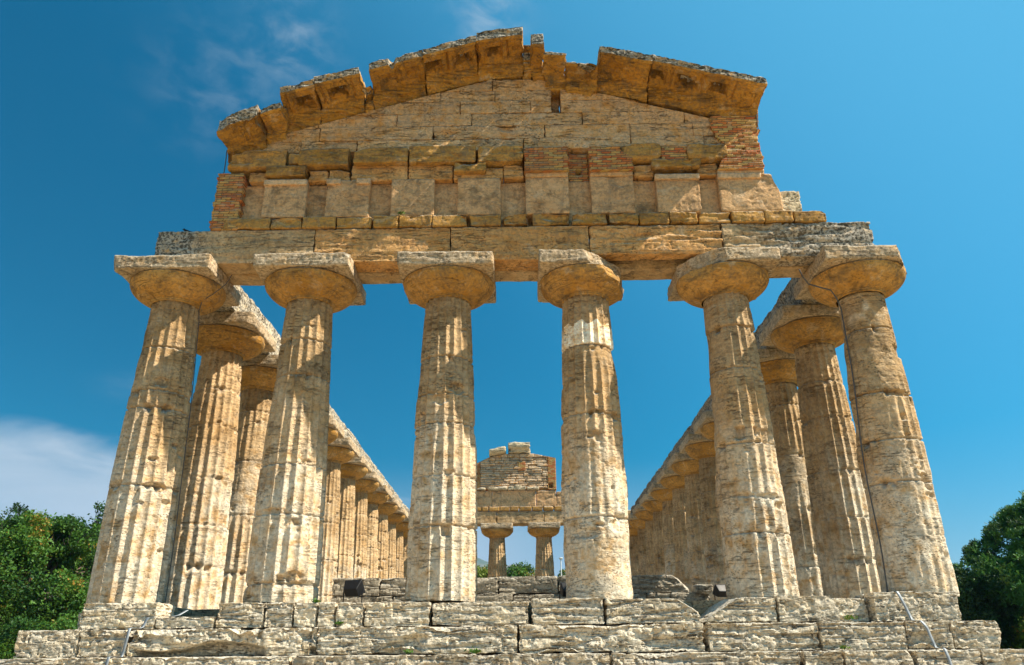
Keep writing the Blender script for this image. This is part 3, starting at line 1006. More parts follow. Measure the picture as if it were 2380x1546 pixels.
# course between frieze and pediment: travertine cap then sandstone
cc = empty('capping_course', (0, 0, ZT), temple)
for q, (a, c, z1) in enumerate([(-5.50, -5.10, 8.47), (-5.09, -4.30, 8.32), (-4.29, -3.87, 8.52), (-3.40, -2.22, 8.62), (-3.86, -3.41, 8.50), (-2.21, -1.28, 8.60), (-1.27, -0.25, 8.50), (-0.24, 0.20, 8.58), (2.44, 2.86, 8.52), (3.76, 4.17, 8.56)]):
    P, F = block(a, c, -0.47, 0.1, 8.245, z1, 570 + q, 0.026, rad=0.03, amp=0.014, lay=0.03, gouge=0.03)
    Bag().add(P, F, tone_r(0.1)).build('cap_stone', TYMP, cc)
sc = empty('upper_string_course', (0, 0, ZT), temple, 'row of large ochre sandstone blocks below the pediment')
for q, (a, c, z0, z1, rad, ch) in enumerate([
        (-5.99, -4.73, 8.52, 8.95, 0.09, [(-1, -0.2, 0.2, 0.60, 0.03)]), (-4.70, -4.45, 8.60, 8.85, 0.05, []), (-4.50, -3.44, 8.55, 8.97, 0.12, []),
        (-3.36, -2.22, 8.60, 8.96, 0.10, [(-1, 0, 1, 0.50, 0.02)]), (-2.19, -0.81, 8.58, 8.99, 0.05, [(1, 0, 1.0, 0.62, 0.02)]), (-0.76, 0.19, 8.58, 8.97, 0.04, []),
        (-5.15, -4.30, 8.29, 8.54, 0.04, [(-1, 0, -1, 0.36, 0.02)]), (-1.26, -0.60, 8.35, 8.57, 0.04, [(-1, 0, 0.5, 0.32, 0.02)]),
        (2.20, 3.03, 8.58, 8.98, 0.10, [(-1, 0, -1, 0.32, 0.02), (1, 0, -1, 0.36, 0.02)]), (2.80, 3.82, 8.38, 8.57, 0.05, []), (3.56, 4.40, 8.58, 8.98, 0.10, [(1, 0, -1, 0.36, 0.02)])]):
    P, F = block(a, c, -0.60, 0.1, z0, z1, 590 + q, 0.02, rad=rad * 0.55, amp=0.024, lay=0.010, gouge=0.06, pit=0.012, chips=ch)
    bb = Bag().add(P, F, tone_r(0.14))
    bb.build('sandstone_block', SANDD, sc)

# brick repairs
br = empty('brick_repair', (0, 0, ZT), temple, 'thin red and buff bricks filling gaps of the pediment front')
for q, (a, c, y0, z0, z1, shp) in enumerate([
        (-6.14, -5.60, -0.52, 7.09, 8.43, 0), (-5.59, -5.16, -0.30, 7.11, 8.25, 0), (0.205, 1.10, -0.60, 8.33, 8.92, 0), (1.11, 1.53, -0.32, 8.25, 8.92, 0),
        (1.54, 2.43, -0.60, 8.33, 8.92, 1), (3.04, 3.57, -0.52, 8.58, 8.94, 0), (4.16, 5.10, -0.58, 8.32, 8.78, 2), (4.40, 5.10, -0.50, 8.78, 9.70, 3), (-3.3, -2.5, -0.35, 8.9, 9.0, 0)]):
    def shp_f(P, shp=shp, a=a, c=c, z0=z0, z1=z1):
        P = P.copy()
        t = (P[:, 2] - z0) / (z1 - z0)
        u = (P[:, 0] - a) / (c - a)
        if shp == 1:
            P[:, 0] -= 0.30 * np.clip(t, 0, 1) * u * sstep(t, 0.2, 1.0)
        if shp == 2:
            P[:, 0] += 0.22 * (1 - u) * t
        if shp == 3:
            P[:, 0] += -0.25 * (1 - u) * sstep(t, 0.1, 0.7)
        row = np.floor(P[:, 2] / 0.055)
        j = _hash(row.astype(np.int64), np.floor(P[:, 0] / 0.2 + row * 0.5).astype(np.int64), np.zeros(len(P), np.int64), 3)
        ph = np.abs((P[:, 2] / 0.055) % 1.0 - 0.5) * 2
        P[:, 1] += ((j - 0.5) * 0.03 + 0.014 * sstep(ph, 0.6, 1.0)) * (P[:, 1] < y_front + 0.1)
        e = (np.minimum(u, 1 - u) < 0.02)
        P[:, 0] += (_hash(row.astype(np.int64), row.astype(np.int64), row.astype(np.int64), 8) - 0.5) * 0.07 * e
        return P
    y_front = y0
    hl = [(4.76, 8.83, 0.035, 0.05, 0.3)] if q == 7 else ([(1.32, 8.47, 0.05, 0.06, 0.25)] if q == 3 else [])
    P, F = block(a, c, y0, 0.08, z0, z1, 610 + q, 0.0138, rad=0.006, amp=0.004, holes=hl, shape=shp_f)
    bb = Bag().add(P, F, 0.5 + (0.12 if q in (6, 7, 5) else (-0.05 if q in (2, 4) else 0)))
    bb.build('brick_patch', BRICK, br)
# travertine behind bricks at lower right cap
P, F = block(4.15, 5.10, -0.53, 0.1, 8.20, 8.335, 630, 0.024, rad=0.02, amp=0.01, lay=0.01)
bb = Bag().add(P, F, 0.5)
put(bb.build('cap_slab', SLAB))
for a, c in ((0.21, 1.09), (1.54, 2.43)):
    P, F = block(a, c, -0.53, 0.1, 8.235, 8.34, 631, 0.03, rad=0.03, amp=0.015, lay=0.01)
    put(Bag().add(P, F, 0.5).build('cap_slab', SLAB))

# ------------------------------------------------------------------ tympanum: coursed blocks under the rake


def rake(x):
    return 10.95 - 0.305 * abs(x) + 0.02


b = Bag()
rows = [8.985, 9.26, 9.60, 9.92, 10.24, 10.52, 10.82, 11.2]
k = 0
rt_ = random.Random(4)
for z0, z1 in zip(rows[:-1], rows[1:]):
    x = -5.95
    while x < 5.2:
        wd = rt_.uniform(1.1, 2.5)
        xe = min(x + wd, 5.2)
        if 9.9 < z0 < 10.45:
            if x < 0.80 < xe:
                xe = 0.80
            elif abs(x - 0.80) < 1e-6:
                xe = 1.0
        if 5.2 - xe < 0.3:
            xe = 5.2
        zm = rake((x + xe) / 2) + 0.05
        if z0 < max(rake(x), rake(xe)) and not (z1 < 9.75 and x > 4.4):
            def cl(P):
                P = P.copy()
                P[:, 2] = np.minimum(P[:, 2], rake(P[:, 0]) + 0.0)
                return P
            y0 = -0.42 - rt_.uniform(0, 0.03)
            xx = min(xe, 4.55) if z1 < 9.75 else xe
            if abs(x - 0.80) < 1e-6 and 9.9 < z0 < 10.45:
                y0 = -0.12
            P, F = block(x + 0.002, xx - 0.002, y0, 0.12, z0 + 0.001, z1 - 0.001, 650 + k, 0.022, rad=0.006, amp=0.007, lay=0.008 + 0.016 * rt_.random(), pit=0.016, gouge=0.01 + 0.05 * (rt_.random() > 0.7), shape=cl)
            b.add(P, F, tone_r(0.12) + 0.08 + (0.10 if z0 < 9.3 and x < 0.8 and x > -4.5 else 0), 0.25)
            k += 1
        x = xe
# pale raking moulding course on the left and the missing stones on the right
put(b.build('tympanum', TYMP, label='flat pediment wall of pale brown coursed stones'))

# ------------------------------------------------------------------ raking cornice blocks
rc = empty('raking_cornice', (0, 0, ZT), temple, 'broken sloping cornice with square coffers under its overhang')
COFF = [-4.40, -3.74, -3.08, -2.42, -1.76, -1.10, -0.44, 0.22, 2.25, 2.90, 3.55, 4.20, 4.85]


def cornice_block(x0, x1, zl, seed, res=0.014, lip=-1.25, top=0.19, chips=(), coff=(), coffd=0.05, wear=0.5, endn=0.02, bed=0.38, name='cornice_block', tone=0.5, lipcut=None, hole=None, label=None):
    """zl: function x -> z of the lip's lower edge"""
    prof = np.array([(lip, 0.0), (lip, top), (-0.8, top + 0.05), (0.15, top + 0.12), (0.15, -bed), (-0.43, -bed), (-0.47, -bed + 0.10), (-0.53, -bed + 0.14), (-0.56, -0.05), (-0.575, -0.02), (lip + 0.10, -0.02), (lip + 0.07, -0.035)])
    pts, nrm = [], []
    n = len(prof)
    for i in range(n):
        a, c = prof[i], prof[(i + 1) % n]
        l = np.linalg.norm(c - a)
        m = max(1, int(l / (res if i not in (2, 3) else 0.06)))
        dd = (c - a) / l
        nn = np.array([-dd[1], dd[0]])
        for t in range(m):
            pts.append(a + (c - a) * t / m)
            nrm.append(nn)
    pts, nrm = np.array(pts), np.array(nrm)
    # outline runs clockwise seen from +x: outward normal
    nv = len(pts)
    nu = max(3, int((x1 - x0) / res) + 1)
    xs = np.linspace(x0, x1, nu)
    cap = 7
    cen = np.array([-0.35, -0.02])
    X, Y, Z, NX, NY, NZ, DZ = [], [], [], [], [], [], []
    ringsx = [(x0, 1 - (cap - q) / cap, -1) for q in range(1, cap)] + [(x, 1.0, 0) for x in xs] + [(x1, 1 - q / cap, 1) for q in range(1, cap)]
    V, NN = [], []
    for (x, s, sd) in ringsx:
        p = cen + (pts - cen) * s
        V.append(np.column_stack([np.full(nv, x), p[:, 0], p[:, 1]]))
        if sd:
            NN.append(np.tile([float(sd), 0, 0], (nv, 1)))
        else:
            NN.append(np.column_stack([np.zeros(nv), nrm]))
    V, NN = np.concatenate(V), np.concatenate(NN)
    loc = V.copy()
    W = V.copy()
    W[:, 2] += zl(V[:, 0])
    W += seed * 1.3
    # coffers
    up_ = np.zeros(len(V))
    stain_shade = np.zeros(len(V))
    on = (np.abs(loc[:, 2] + 0.02) < 0.03) & (loc[:, 1] < -0.577) & (loc[:, 1] > lip + 0.08) & (NN[:, 2] < -0.5)
    for cxx, dep in coff:
        r = np.maximum(np.abs(loc[:, 0] - cxx), np.abs(loc[:, 1] + 0.80))
        er = (fbm(W * 4, seed + 5, 2) - 0.5) * 0.03
        up_ += on * (0.075 * sstep(0.195 + er - r, -0.004, 0.004) + 0.035 * sstep(0.13 + er - r, -0.004, 0.004) + 0.13 * sstep(0.08 - r, -0.004, 0.004)) * dep
        stain_shade = np.maximum(stain_shade, (dep > 0.6) * on * sstep(0.15 + (fbm(W * 9, seed + 12, 3) - 0.5) * 0.22 - r, -0.02, 0.03))  # dark stain painted in coffer centres, also standing in for missing recess shade
        up_ += on * 0.035 * sstep(0.016 - np.abs(np.abs(loc[:, 0] - cxx) - 0.31), -0.004, 0.004) * dep
    if hole:
        r = np.maximum(np.abs(loc[:, 0] - hole[0]) / hole[2], np.abs(loc[:, 1] - hole[1]) / hole[3])
        up_ += on * 0.16 * sstep(1 - r, -0.1, 0.1)
    nz = (fbm(W * 4.5, seed, 4) - 0.5) * 0.035
    nz += 0.05 * wear * sstep(fbm(W * 2.2, seed + 2, 3), 0.56, 0.75)
    nz += 0.012 * sstep(fbm(W * 17, seed + 3, 2), 0.60, 0.75)
    topm = NN[:, 2] > 0.5
    fm = NN[:, 1] < -0.5
    nz += np.where(topm | fm, 0.035 * sstep(layers(W, seed + 4, 22), 0.45, 0.65) + 0.02 * (fbm(W * 9, seed + 6, 3) - 0.3), 0)
    V = V - NN * nz[:, None]
    V[:, 2] += np.minimum(up_, top + 0.05)
    # soften the lip edge
    if lipcut is not None:
        cut = lipcut(V[:, 0]) + (fbm(W * 6, seed + 8, 3) - 0.5) * 0.10
        V[:, 1] = np.maximum(V[:, 1], lip + np.maximum(cut, 0))
    lean = (fbm(np.column_stack([V[:, 1] * 5, V[:, 2] * 5, V[:, 0] * 0]), seed + 9, 3) - 0.5) * endn * 4
    V[:, 0] += lean * np.clip(np.abs(V[:, 0] - (x0 + x1) / 2) / ((x1 - x0) / 2), 0, 1)
    V[:, 2] += zl(V[:, 0])
    if chips:
        V = chip_apply(V, chips, seed)
    nr = len(ringsx)
    i, j = np.meshgrid(np.arange(nr - 1), np.arange(nv), indexing='ij')
    i, j = i.ravel(), j.ravel()
    j2 = (j + 1) % nv
    F = np.stack([i * nv + j, i * nv + j2, (i + 1) * nv + j2, (i + 1) * nv + j], 1)
    gl = np.clip(sstep(NN[:, 2], 0.3, 0.7) + sstep(-NN[:, 1], 0.4, 0.8) * (loc[:, 2] > -0.005) * (loc[:, 1] < lip + 0.05), 0, 1)
    bb = Bag().add(V, F, np.clip(tone + 0.5 * (fbm(W * 1.6, seed + 1, 3) - 0.5), 0, 1) - 0.62 * stain_shade, 0.3 * gl, gl)
    return bb.build(name, SAND, rc, label=label)


zL = lambda x: 11.33 - 0.302 * np.abs(x - 0.05) * 1.04
zR = lambda x: 11.42 - 0.292 * x
cornice_block(-6.02, -5.24, lambda x: 9.10 + 0.40 * (x + 6.02) - 0.05, 700, lip=-1.20, top=0.26, wear=1.0, endn=0.04, coff=(), bed=0.25, tone=0.45,
              lipcut=lambda x: 0.10 * np.sin(x * 6), label='worn lowest cornice block at the left end')
cornice_block(-5.22, -4.82, lambda x: 9.46 + 0.40 * (x + 5.22), 701, lip=-1.12, top=0.14, wear=1.2, endn=0.03, bed=0.30)
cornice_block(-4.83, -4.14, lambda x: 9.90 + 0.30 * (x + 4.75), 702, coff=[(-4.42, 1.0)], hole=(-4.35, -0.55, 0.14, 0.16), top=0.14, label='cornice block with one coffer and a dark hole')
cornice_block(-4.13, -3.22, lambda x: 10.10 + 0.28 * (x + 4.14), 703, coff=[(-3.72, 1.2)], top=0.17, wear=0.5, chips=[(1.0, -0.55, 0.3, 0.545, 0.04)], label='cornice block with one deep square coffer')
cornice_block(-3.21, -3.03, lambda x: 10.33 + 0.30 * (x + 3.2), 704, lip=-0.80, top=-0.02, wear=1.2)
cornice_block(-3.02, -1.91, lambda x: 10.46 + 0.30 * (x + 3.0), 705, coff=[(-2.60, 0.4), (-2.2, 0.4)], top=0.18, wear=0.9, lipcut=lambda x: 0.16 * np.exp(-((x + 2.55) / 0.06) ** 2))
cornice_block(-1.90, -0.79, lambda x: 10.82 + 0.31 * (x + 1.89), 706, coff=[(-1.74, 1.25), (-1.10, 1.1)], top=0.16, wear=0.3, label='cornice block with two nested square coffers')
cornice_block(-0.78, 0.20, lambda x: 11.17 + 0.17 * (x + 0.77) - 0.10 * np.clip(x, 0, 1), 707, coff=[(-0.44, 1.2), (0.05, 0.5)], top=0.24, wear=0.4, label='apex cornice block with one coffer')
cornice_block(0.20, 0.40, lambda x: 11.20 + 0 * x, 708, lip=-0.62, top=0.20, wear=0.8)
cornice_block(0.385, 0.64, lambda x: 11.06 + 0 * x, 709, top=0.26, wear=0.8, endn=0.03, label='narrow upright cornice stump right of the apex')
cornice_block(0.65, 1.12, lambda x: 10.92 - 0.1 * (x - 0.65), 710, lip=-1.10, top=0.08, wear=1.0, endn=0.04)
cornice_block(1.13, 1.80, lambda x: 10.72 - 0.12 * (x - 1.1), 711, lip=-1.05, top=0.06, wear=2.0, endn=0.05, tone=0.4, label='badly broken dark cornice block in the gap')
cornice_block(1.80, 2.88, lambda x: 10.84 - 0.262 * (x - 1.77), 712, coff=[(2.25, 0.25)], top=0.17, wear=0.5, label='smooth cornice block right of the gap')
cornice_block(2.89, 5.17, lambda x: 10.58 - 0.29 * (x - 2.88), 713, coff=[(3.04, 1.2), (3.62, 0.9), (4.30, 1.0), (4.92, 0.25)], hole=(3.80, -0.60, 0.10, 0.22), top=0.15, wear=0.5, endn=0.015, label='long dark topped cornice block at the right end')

# ------------------------------------------------------------------ rear facade
RY = 12 * SPY
ra = empty('rear_architrave', (0, 0, ZT), temple)
for q, (a, c) in enumerate([(-7.1, -4.0), (-3.99, -1.35), (-1.34, 1.36), (1.37, 4.0), (4.01, 7.1)]):
    P, F = block(a, c, RY - 0.47, RY + 0.47, 6.335, 7.05, 750 + q, 0.05, rad=0.03, amp=0.02, lay=0.015, pit=0.015)
    Bag().add(P, F, tone_r(0.1)).build('beam', TRAV, ra)
b = Bag()
x = -4.5
k = 0
while x < 3.2:
    wd = rs.uniform(0.4, 0.8)
    P, F = block(x, x + wd - 0.02, RY - 0.52, RY, 7.06, 7.32, 760 + k, 0.045, rad=0.03 if x < 1 else 0.08, amp=0.015)
    b.add(P, F, tone_r(0.14))
    x += wd
    k += 1
put(b.build('rear_string_course', SANDD))
rf_ = empty('rear_frieze', (0, 0, ZT), temple)
for q, (a, c, z) in enumerate([(-4.4, -2.74, 8.2), (-2.73, -1.62, 8.22), (-1.61, -1.10, 8.22), (-1.09, 0.92, 8.24), (0.94, 2.10, 8.22), (2.11, 3.4, 8.15)]):
    P, F = block(a, c, RY - 0.50 + (0.05 if q > 3 else 0), RY + 0.1, 7.30, z, 780 + q, 0.045, rad=0.02, amp=0.02, pit=0.015, gouge=0.04)
    Bag().add(P, F, 0.62 + (-0.15 if q > 3 else rs.uniform(-.06, .06))).build('frieze_slab', SLAB, rf_)
b = Bag()
for q, (a, c, z) in enumerate([(-2.9, -2.0, 8.40), (-1.86, -0.72, 8.44), (-0.7, 0.35, 8.46), (0.4, 1.1, 8.42), (-0.3, 0.1, 8.52)]):
    P, F = block(a, c, RY - 0.66, RY + 0.1, 8.24, z, 790 + q, 0.04, rad=0.07, amp=0.03, gouge=0.05)
    b.add(P, F, 0.62)
put(b.build('rear_ledge_stones', STEP))


def rtop(P):
    P = P.copy()
    t = np.interp(P[:, 0], [-3.0, -2.65, -1.8, -0.7, 0.65, 1.6, 2.12], [9.70, 9.80, 10.2, 10.43, 10.43, 10.24, 10.13])
    P[:, 2] = np.minimum(P[:, 2], t)
    return P


rp = empty('rear_pediment', (0, 0, ZT), temple, 'small surviving far gable of rubble edged with brick')
b = Bag()
k = 0
z = 8.36
rr = random.Random(9)
while z < 10.45:
    hh = rr.uniform(0.10, 0.22)
    x = -2.3
    while x < 1.62:
        wd = rr.uniform(0.25, 0.9)
        xe = min(x + wd, 1.65)
        if z < 10.3:
            P, F = block(x, xe - 0.01, RY - 0.42 - rr.uniform(0, 0.06), RY + 0.1, z, z + hh - 0.01, 800 + k, 0.045, rad=0.03, amp=0.02, shape=rtop)
            b.add(P, F, tone_r(0.15) + 0.12, 0.45)
        x = xe
        k += 1
    z += hh
b.build('rubble_wall', TYMP, rp)
for q, (a, c, y0, z0, z1) in enumerate([(-3.0, -2.3, -0.44, 8.25, 10.4), (1.63, 2.12, -0.46, 8.25, 10.3), (-2.31, 1.64, -0.36, 8.25, 8.62), (-0.1, 0.35, -0.47, 9.4, 9.95), (-2.31, 1.64, -0.34, 8.6, 10.5)]):
    hl = [(-2.55, 9.25, 0.09, 0.09, 0.3)] if q == 0 else ([(1.80, 8.48, 0.09, 0.12, 0.3)] if q == 1 else [])
    P, F = block(a, c, RY + y0, RY + 0.12, z0, z1, 880 + q, 0.05, rad=0.01, amp=0.012, holes=hl, shape=rtop)
    Bag().add(P, F, 0.5).build('brick_patch', BRICK, rp)
for q, (a, c, z0, z1, ang) in enumerate([(-1.78, -0.80, 10.27, 10.66, 0.20), (-0.66, 0.66, 10.42, 11.02, 0.0)]):
    def sh(P, ang=ang, a=a):
        P = P.copy()
        P[:, 2] += (P[:, 0] - a) * ang * 0.8
        m = P[:, 2] < (z0 + z1) / 2
        P[:, 1] += np.where((P[:, 1] < RY - 0.1), 0.22 * sstep((z0 + z1) / 2 - P[:, 2], -0.05, 0.15), 0)
        return P
    P, F = block(a, c, RY - 0.85, RY + 0.3, z0, z1, 890 + q, 0.04, rad=0.06, amp=0.04, lay=0.05, gouge=0.08, shape=sh)
    Bag().add(P, F, 0.75).build('cornice_block', STEP, rp, label='tilted grey cornice block on the left' if q == 0 else 'large grey cornice block at the peak')

# ------------------------------------------------------------------ ground, hills
GZ = -1.66
gm = bpy.data.materials.new('ground_cover')
gm.use_nodes = True
g = NT(gm.node_tree)
gp = gm.node_tree.nodes['Principled BSDF']
gt = gm.node_tree.nodes.new('ShaderNodeTexCoord')
gn1 = g.noise(gt.outputs['Object'], 0.12, 5, 0.6)
gn2 = g.noise(gt.outputs['Object'], 3.0, 6, 0.65)
gn3 = g.noise(gt.outputs['Object'], 40.0, 3, 0.7)
gc = g.mix(g.ss(gn1, 0.42, 0.6), (0.25, 0.20, 0.11), (0.11, 0.13, 0.04))
gc = g.mix(g.m('MULTIPLY', g.ss(gn2, 0.45, 0.65), 0.5), gc, (0.30, 0.24, 0.14))
gc = g.mix(g.m('MULTIPLY', g.ss(gn3, 0.4, 0.7), 0.3), gc, (0.25, 0.19, 0.11))
g.link(gc, gp.inputs['Base Color'])
gp.inputs['Roughness'].default_value = 1.0
gb = gm.node_tree.nodes.new('ShaderNodeBump')
gb.inputs['Distance'].default_value = 0.05
g.link(gn3, gb.inputs['Height'])
g.link(gb.outputs[0], gp.inputs['Normal'])
gx = np.concatenate([-np.geomspace(4000, 12, 24), np.linspace(-10, 10, 9), np.geomspace(12, 4000, 24)])
nn = len(gx)
A, B_ = np.meshgrid(gx, gx, indexing='ij')
A, B_ = A.ravel(), B_.ravel()
hz = GZ + (fbm(np.stack([A * 0.05, B_ * 0.05, A * 0], 1), 3, 3) - 0.5) * 0.5 * sstep(np.maximum(abs(A), abs(B_ - 16)), 24, 60)
V = np.stack([A, B_, hz], 1)
i, j = np.meshgrid(np.arange(nn - 1), np.arange(nn - 1), indexing='ij')
i, j = i.ravel(), j.ravel()
F = np.stack([i * nn + j, (i + 1) * nn + j, (i + 1) * nn + j + 1, i * nn + j + 1], 1)
o = Bag().add(V, F).build('ground', gm)
tag(o, 'dry earth and short grass around the temple', None, kind='structure')

pm_ = bpy.data.materials.new('bounce_gravel')
pm_.use_nodes = True
g = NT(pm_.node_tree)
gp = pm_.node_tree.nodes['Principled BSDF']
gt = pm_.node_tree.nodes.new('ShaderNodeTexCoord')
a1 = g.noise(gt.outputs['Object'], 1.2, 5, 0.6)
a2 = g.noise(gt.outputs['Object'], 60.0, 4, 0.7)
g.link(g.mix(g.ss(a2, 0.35, 0.7), g.mix(a1, (0.36, 0.26, 0.14), (0.42, 0.315, 0.18)), (0.28, 0.205, 0.12)), gp.inputs['Base Color'])
gp.inputs['Roughness'].default_value = 1.0
P, F = block(-16, 16, -22, -2.15, GZ - 0.3, GZ + 0.03, 5, 0.5, rad=0.02, amp=0.012)
o = Bag().add(P, F).build('bounce_path', pm_)  # unseen gravel sheet, added to throw warm bounce light onto the facade
tag(o, 'unseen pale gravel sheet added before the temple steps for warm bounce light', None, kind='structure')

hm = bpy.data.materials.new('wooded_hill')
hm.use_nodes = True
g = NT(hm.node_tree)
gp = hm.node_tree.nodes['Principled BSDF']
gt = hm.node_tree.nodes.new('ShaderNodeTexCoord')
a1 = g.noise(gt.outputs['Object'], 0.004, 8, 0.65)
g.link(g.mix(g.ss(a1, 0.42, 0.6), (0.05, 0.075, 0.035), (0.17, 0.15, 0.11)), gp.inputs['Base Color'])
gp.inputs['Roughness'].default_value = 1.0
for nm, y0, prof, sd in (('mountain', 3000, [(-2600, 120), (-1500, 330), (-700, 450), (-380, 430), (-165, 375), (-30, 340), (60, 308), (150, 275), (420, 190), (900, 90), (1600, 30)], 3),
                         ('hill', 2300, [(-800, 40), (-300, 150), (-60, 205), (-10, 238), (40, 228), (100, 212), (160, 204), (300, 150), (700, 60), (1500, 10)], 8)):
    pr = np.array(prof, float)
    xs = np.linspace(pr[0, 0], pr[-1, 0], 260)
    ys = np.linspace(0, 1, 24)
    X, Yq = np.meshgrid(xs, ys, indexing='ij')
    X, Yq = X.ravel(), Yq.ravel()
    hh = np.interp(X, pr[:, 0], pr[:, 1])
    sh = 1 - np.abs(Yq * 2 - 1) ** 1.3
    n_ = fbm(np.stack([X * 0.01, Yq * 6, X * 0], 1), sd, 5)
    Zq = GZ - 5 + hh * sh * (0.9 + 0.2 * n_) + (n_ - 0.5) * 24 * sh
    V = np.stack([X, y0 - 700 + 1400 * Yq, Zq], 1)
    i, j = np.meshgrid(np.arange(259), np.arange(23), indexing='ij')
    i, j = i.ravel(), j.ravel()
    F = np.stack([i * 24 + j, (i + 1) * 24 + j, (i + 1) * 24 + j + 1, i * 24 + j + 1], 1)
    o = Bag().add(V, F).build(nm, hm)
    tag(o, 'blue grey %s on the horizon' % nm, None, kind='structure')

# ------------------------------------------------------------------ trees


def leaf_mat(name, c1, c2, c3, trans=0.35):
    m = bpy.data.materials.new(name)
    m.use_nodes = True
    nt = m.node_tree
    s = NT(nt)
    p = nt.nodes['Principled BSDF']
    at = nt.nodes.new('ShaderNodeAttribute')
    at.attribute_name = 'tone'
    t = at.outputs['Fac']
    c = s.mix(s.ss(t, 0.0, 0.6), c1, c2)
    c = s.mix(s.ss(t, 0.86, 1.0), c, c3)
    s.link(c, p.inputs['Base Color'])
    p.inputs['Roughness'].default_value = 0.55
    p.inputs['Specular IOR Level'].default_value = 0.3
    tr = nt.nodes.new('ShaderNodeBsdfTranslucent')
    s.link(s.mix(0.5, c, (0.16, 0.22, 0.03)), tr.inputs['Color'])
    mx = nt.nodes.new('ShaderNodeMixShader')
    mx.inputs[0].default_value = trans
    s.link(p.outputs[0], mx.inputs[1])
    s.link(tr.outputs[0], mx.inputs[2])
    s.link(mx.outputs[0], nt.nodes['Material Output'].inputs['Surface'])
    return m


LEAF = leaf_mat('green_leaves', (0.018, 0.07, 0.010), (0.085, 0.20, 0.022), (0.36, 0.20, 0.03))
LEAFY = leaf_mat('yellow_green_leaves', (0.09, 0.16, 0.02), (0.22, 0.27, 0.03), (0.30, 0.22, 0.03))
NEED = leaf_mat('pine_needles', (0.010, 0.055, 0.016), (0.055, 0.18, 0.035), (0.10, 0.26, 0.045), 0.2)
DARK = leaf_mat('dark_conifer_leaves', (0.012, 0.04, 0.014), (0.03, 0.08, 0.024), (0.04, 0.10, 0.03), 0.15)
BARK = plain('bark', (0.14, 0.10, 0.07), 0.95, 0, 0.25, 6)


def leaves(C, size, rs, elong=1.6, tonev=None, up=0.3):
    n = len(C)
    a = rs.normal(size=(n, 3))
    a /= np.linalg.norm(a, axis=1, keepdims=True)
    nrm = rs.normal(size=(n, 3))
    nrm[:, 2] += up * 2
    nrm /= np.linalg.norm(nrm, axis=1, keepdims=True)
    a = a - (a * nrm).sum(1, keepdims=True) * nrm
    a /= np.linalg.norm(a, axis=1, keepdims=True) + 1e-9
    b = np.cross(nrm, a)
    s = (size * rs.uniform(0.6, 1.3, n))[:, None]
    V = np.stack([C - a * s * elong / 2, C + b * s / 2 + nrm * s * 0.1, C + a * s * elong / 2, C - b * s / 2 + nrm * s * 0.1], 1).reshape(-1, 3)
    F = np.arange(n * 4).reshape(n, 4)
    t = rs.uniform(0, 1, n) if tonev is None else tonev
    return V, F, np.repeat(t, 4)


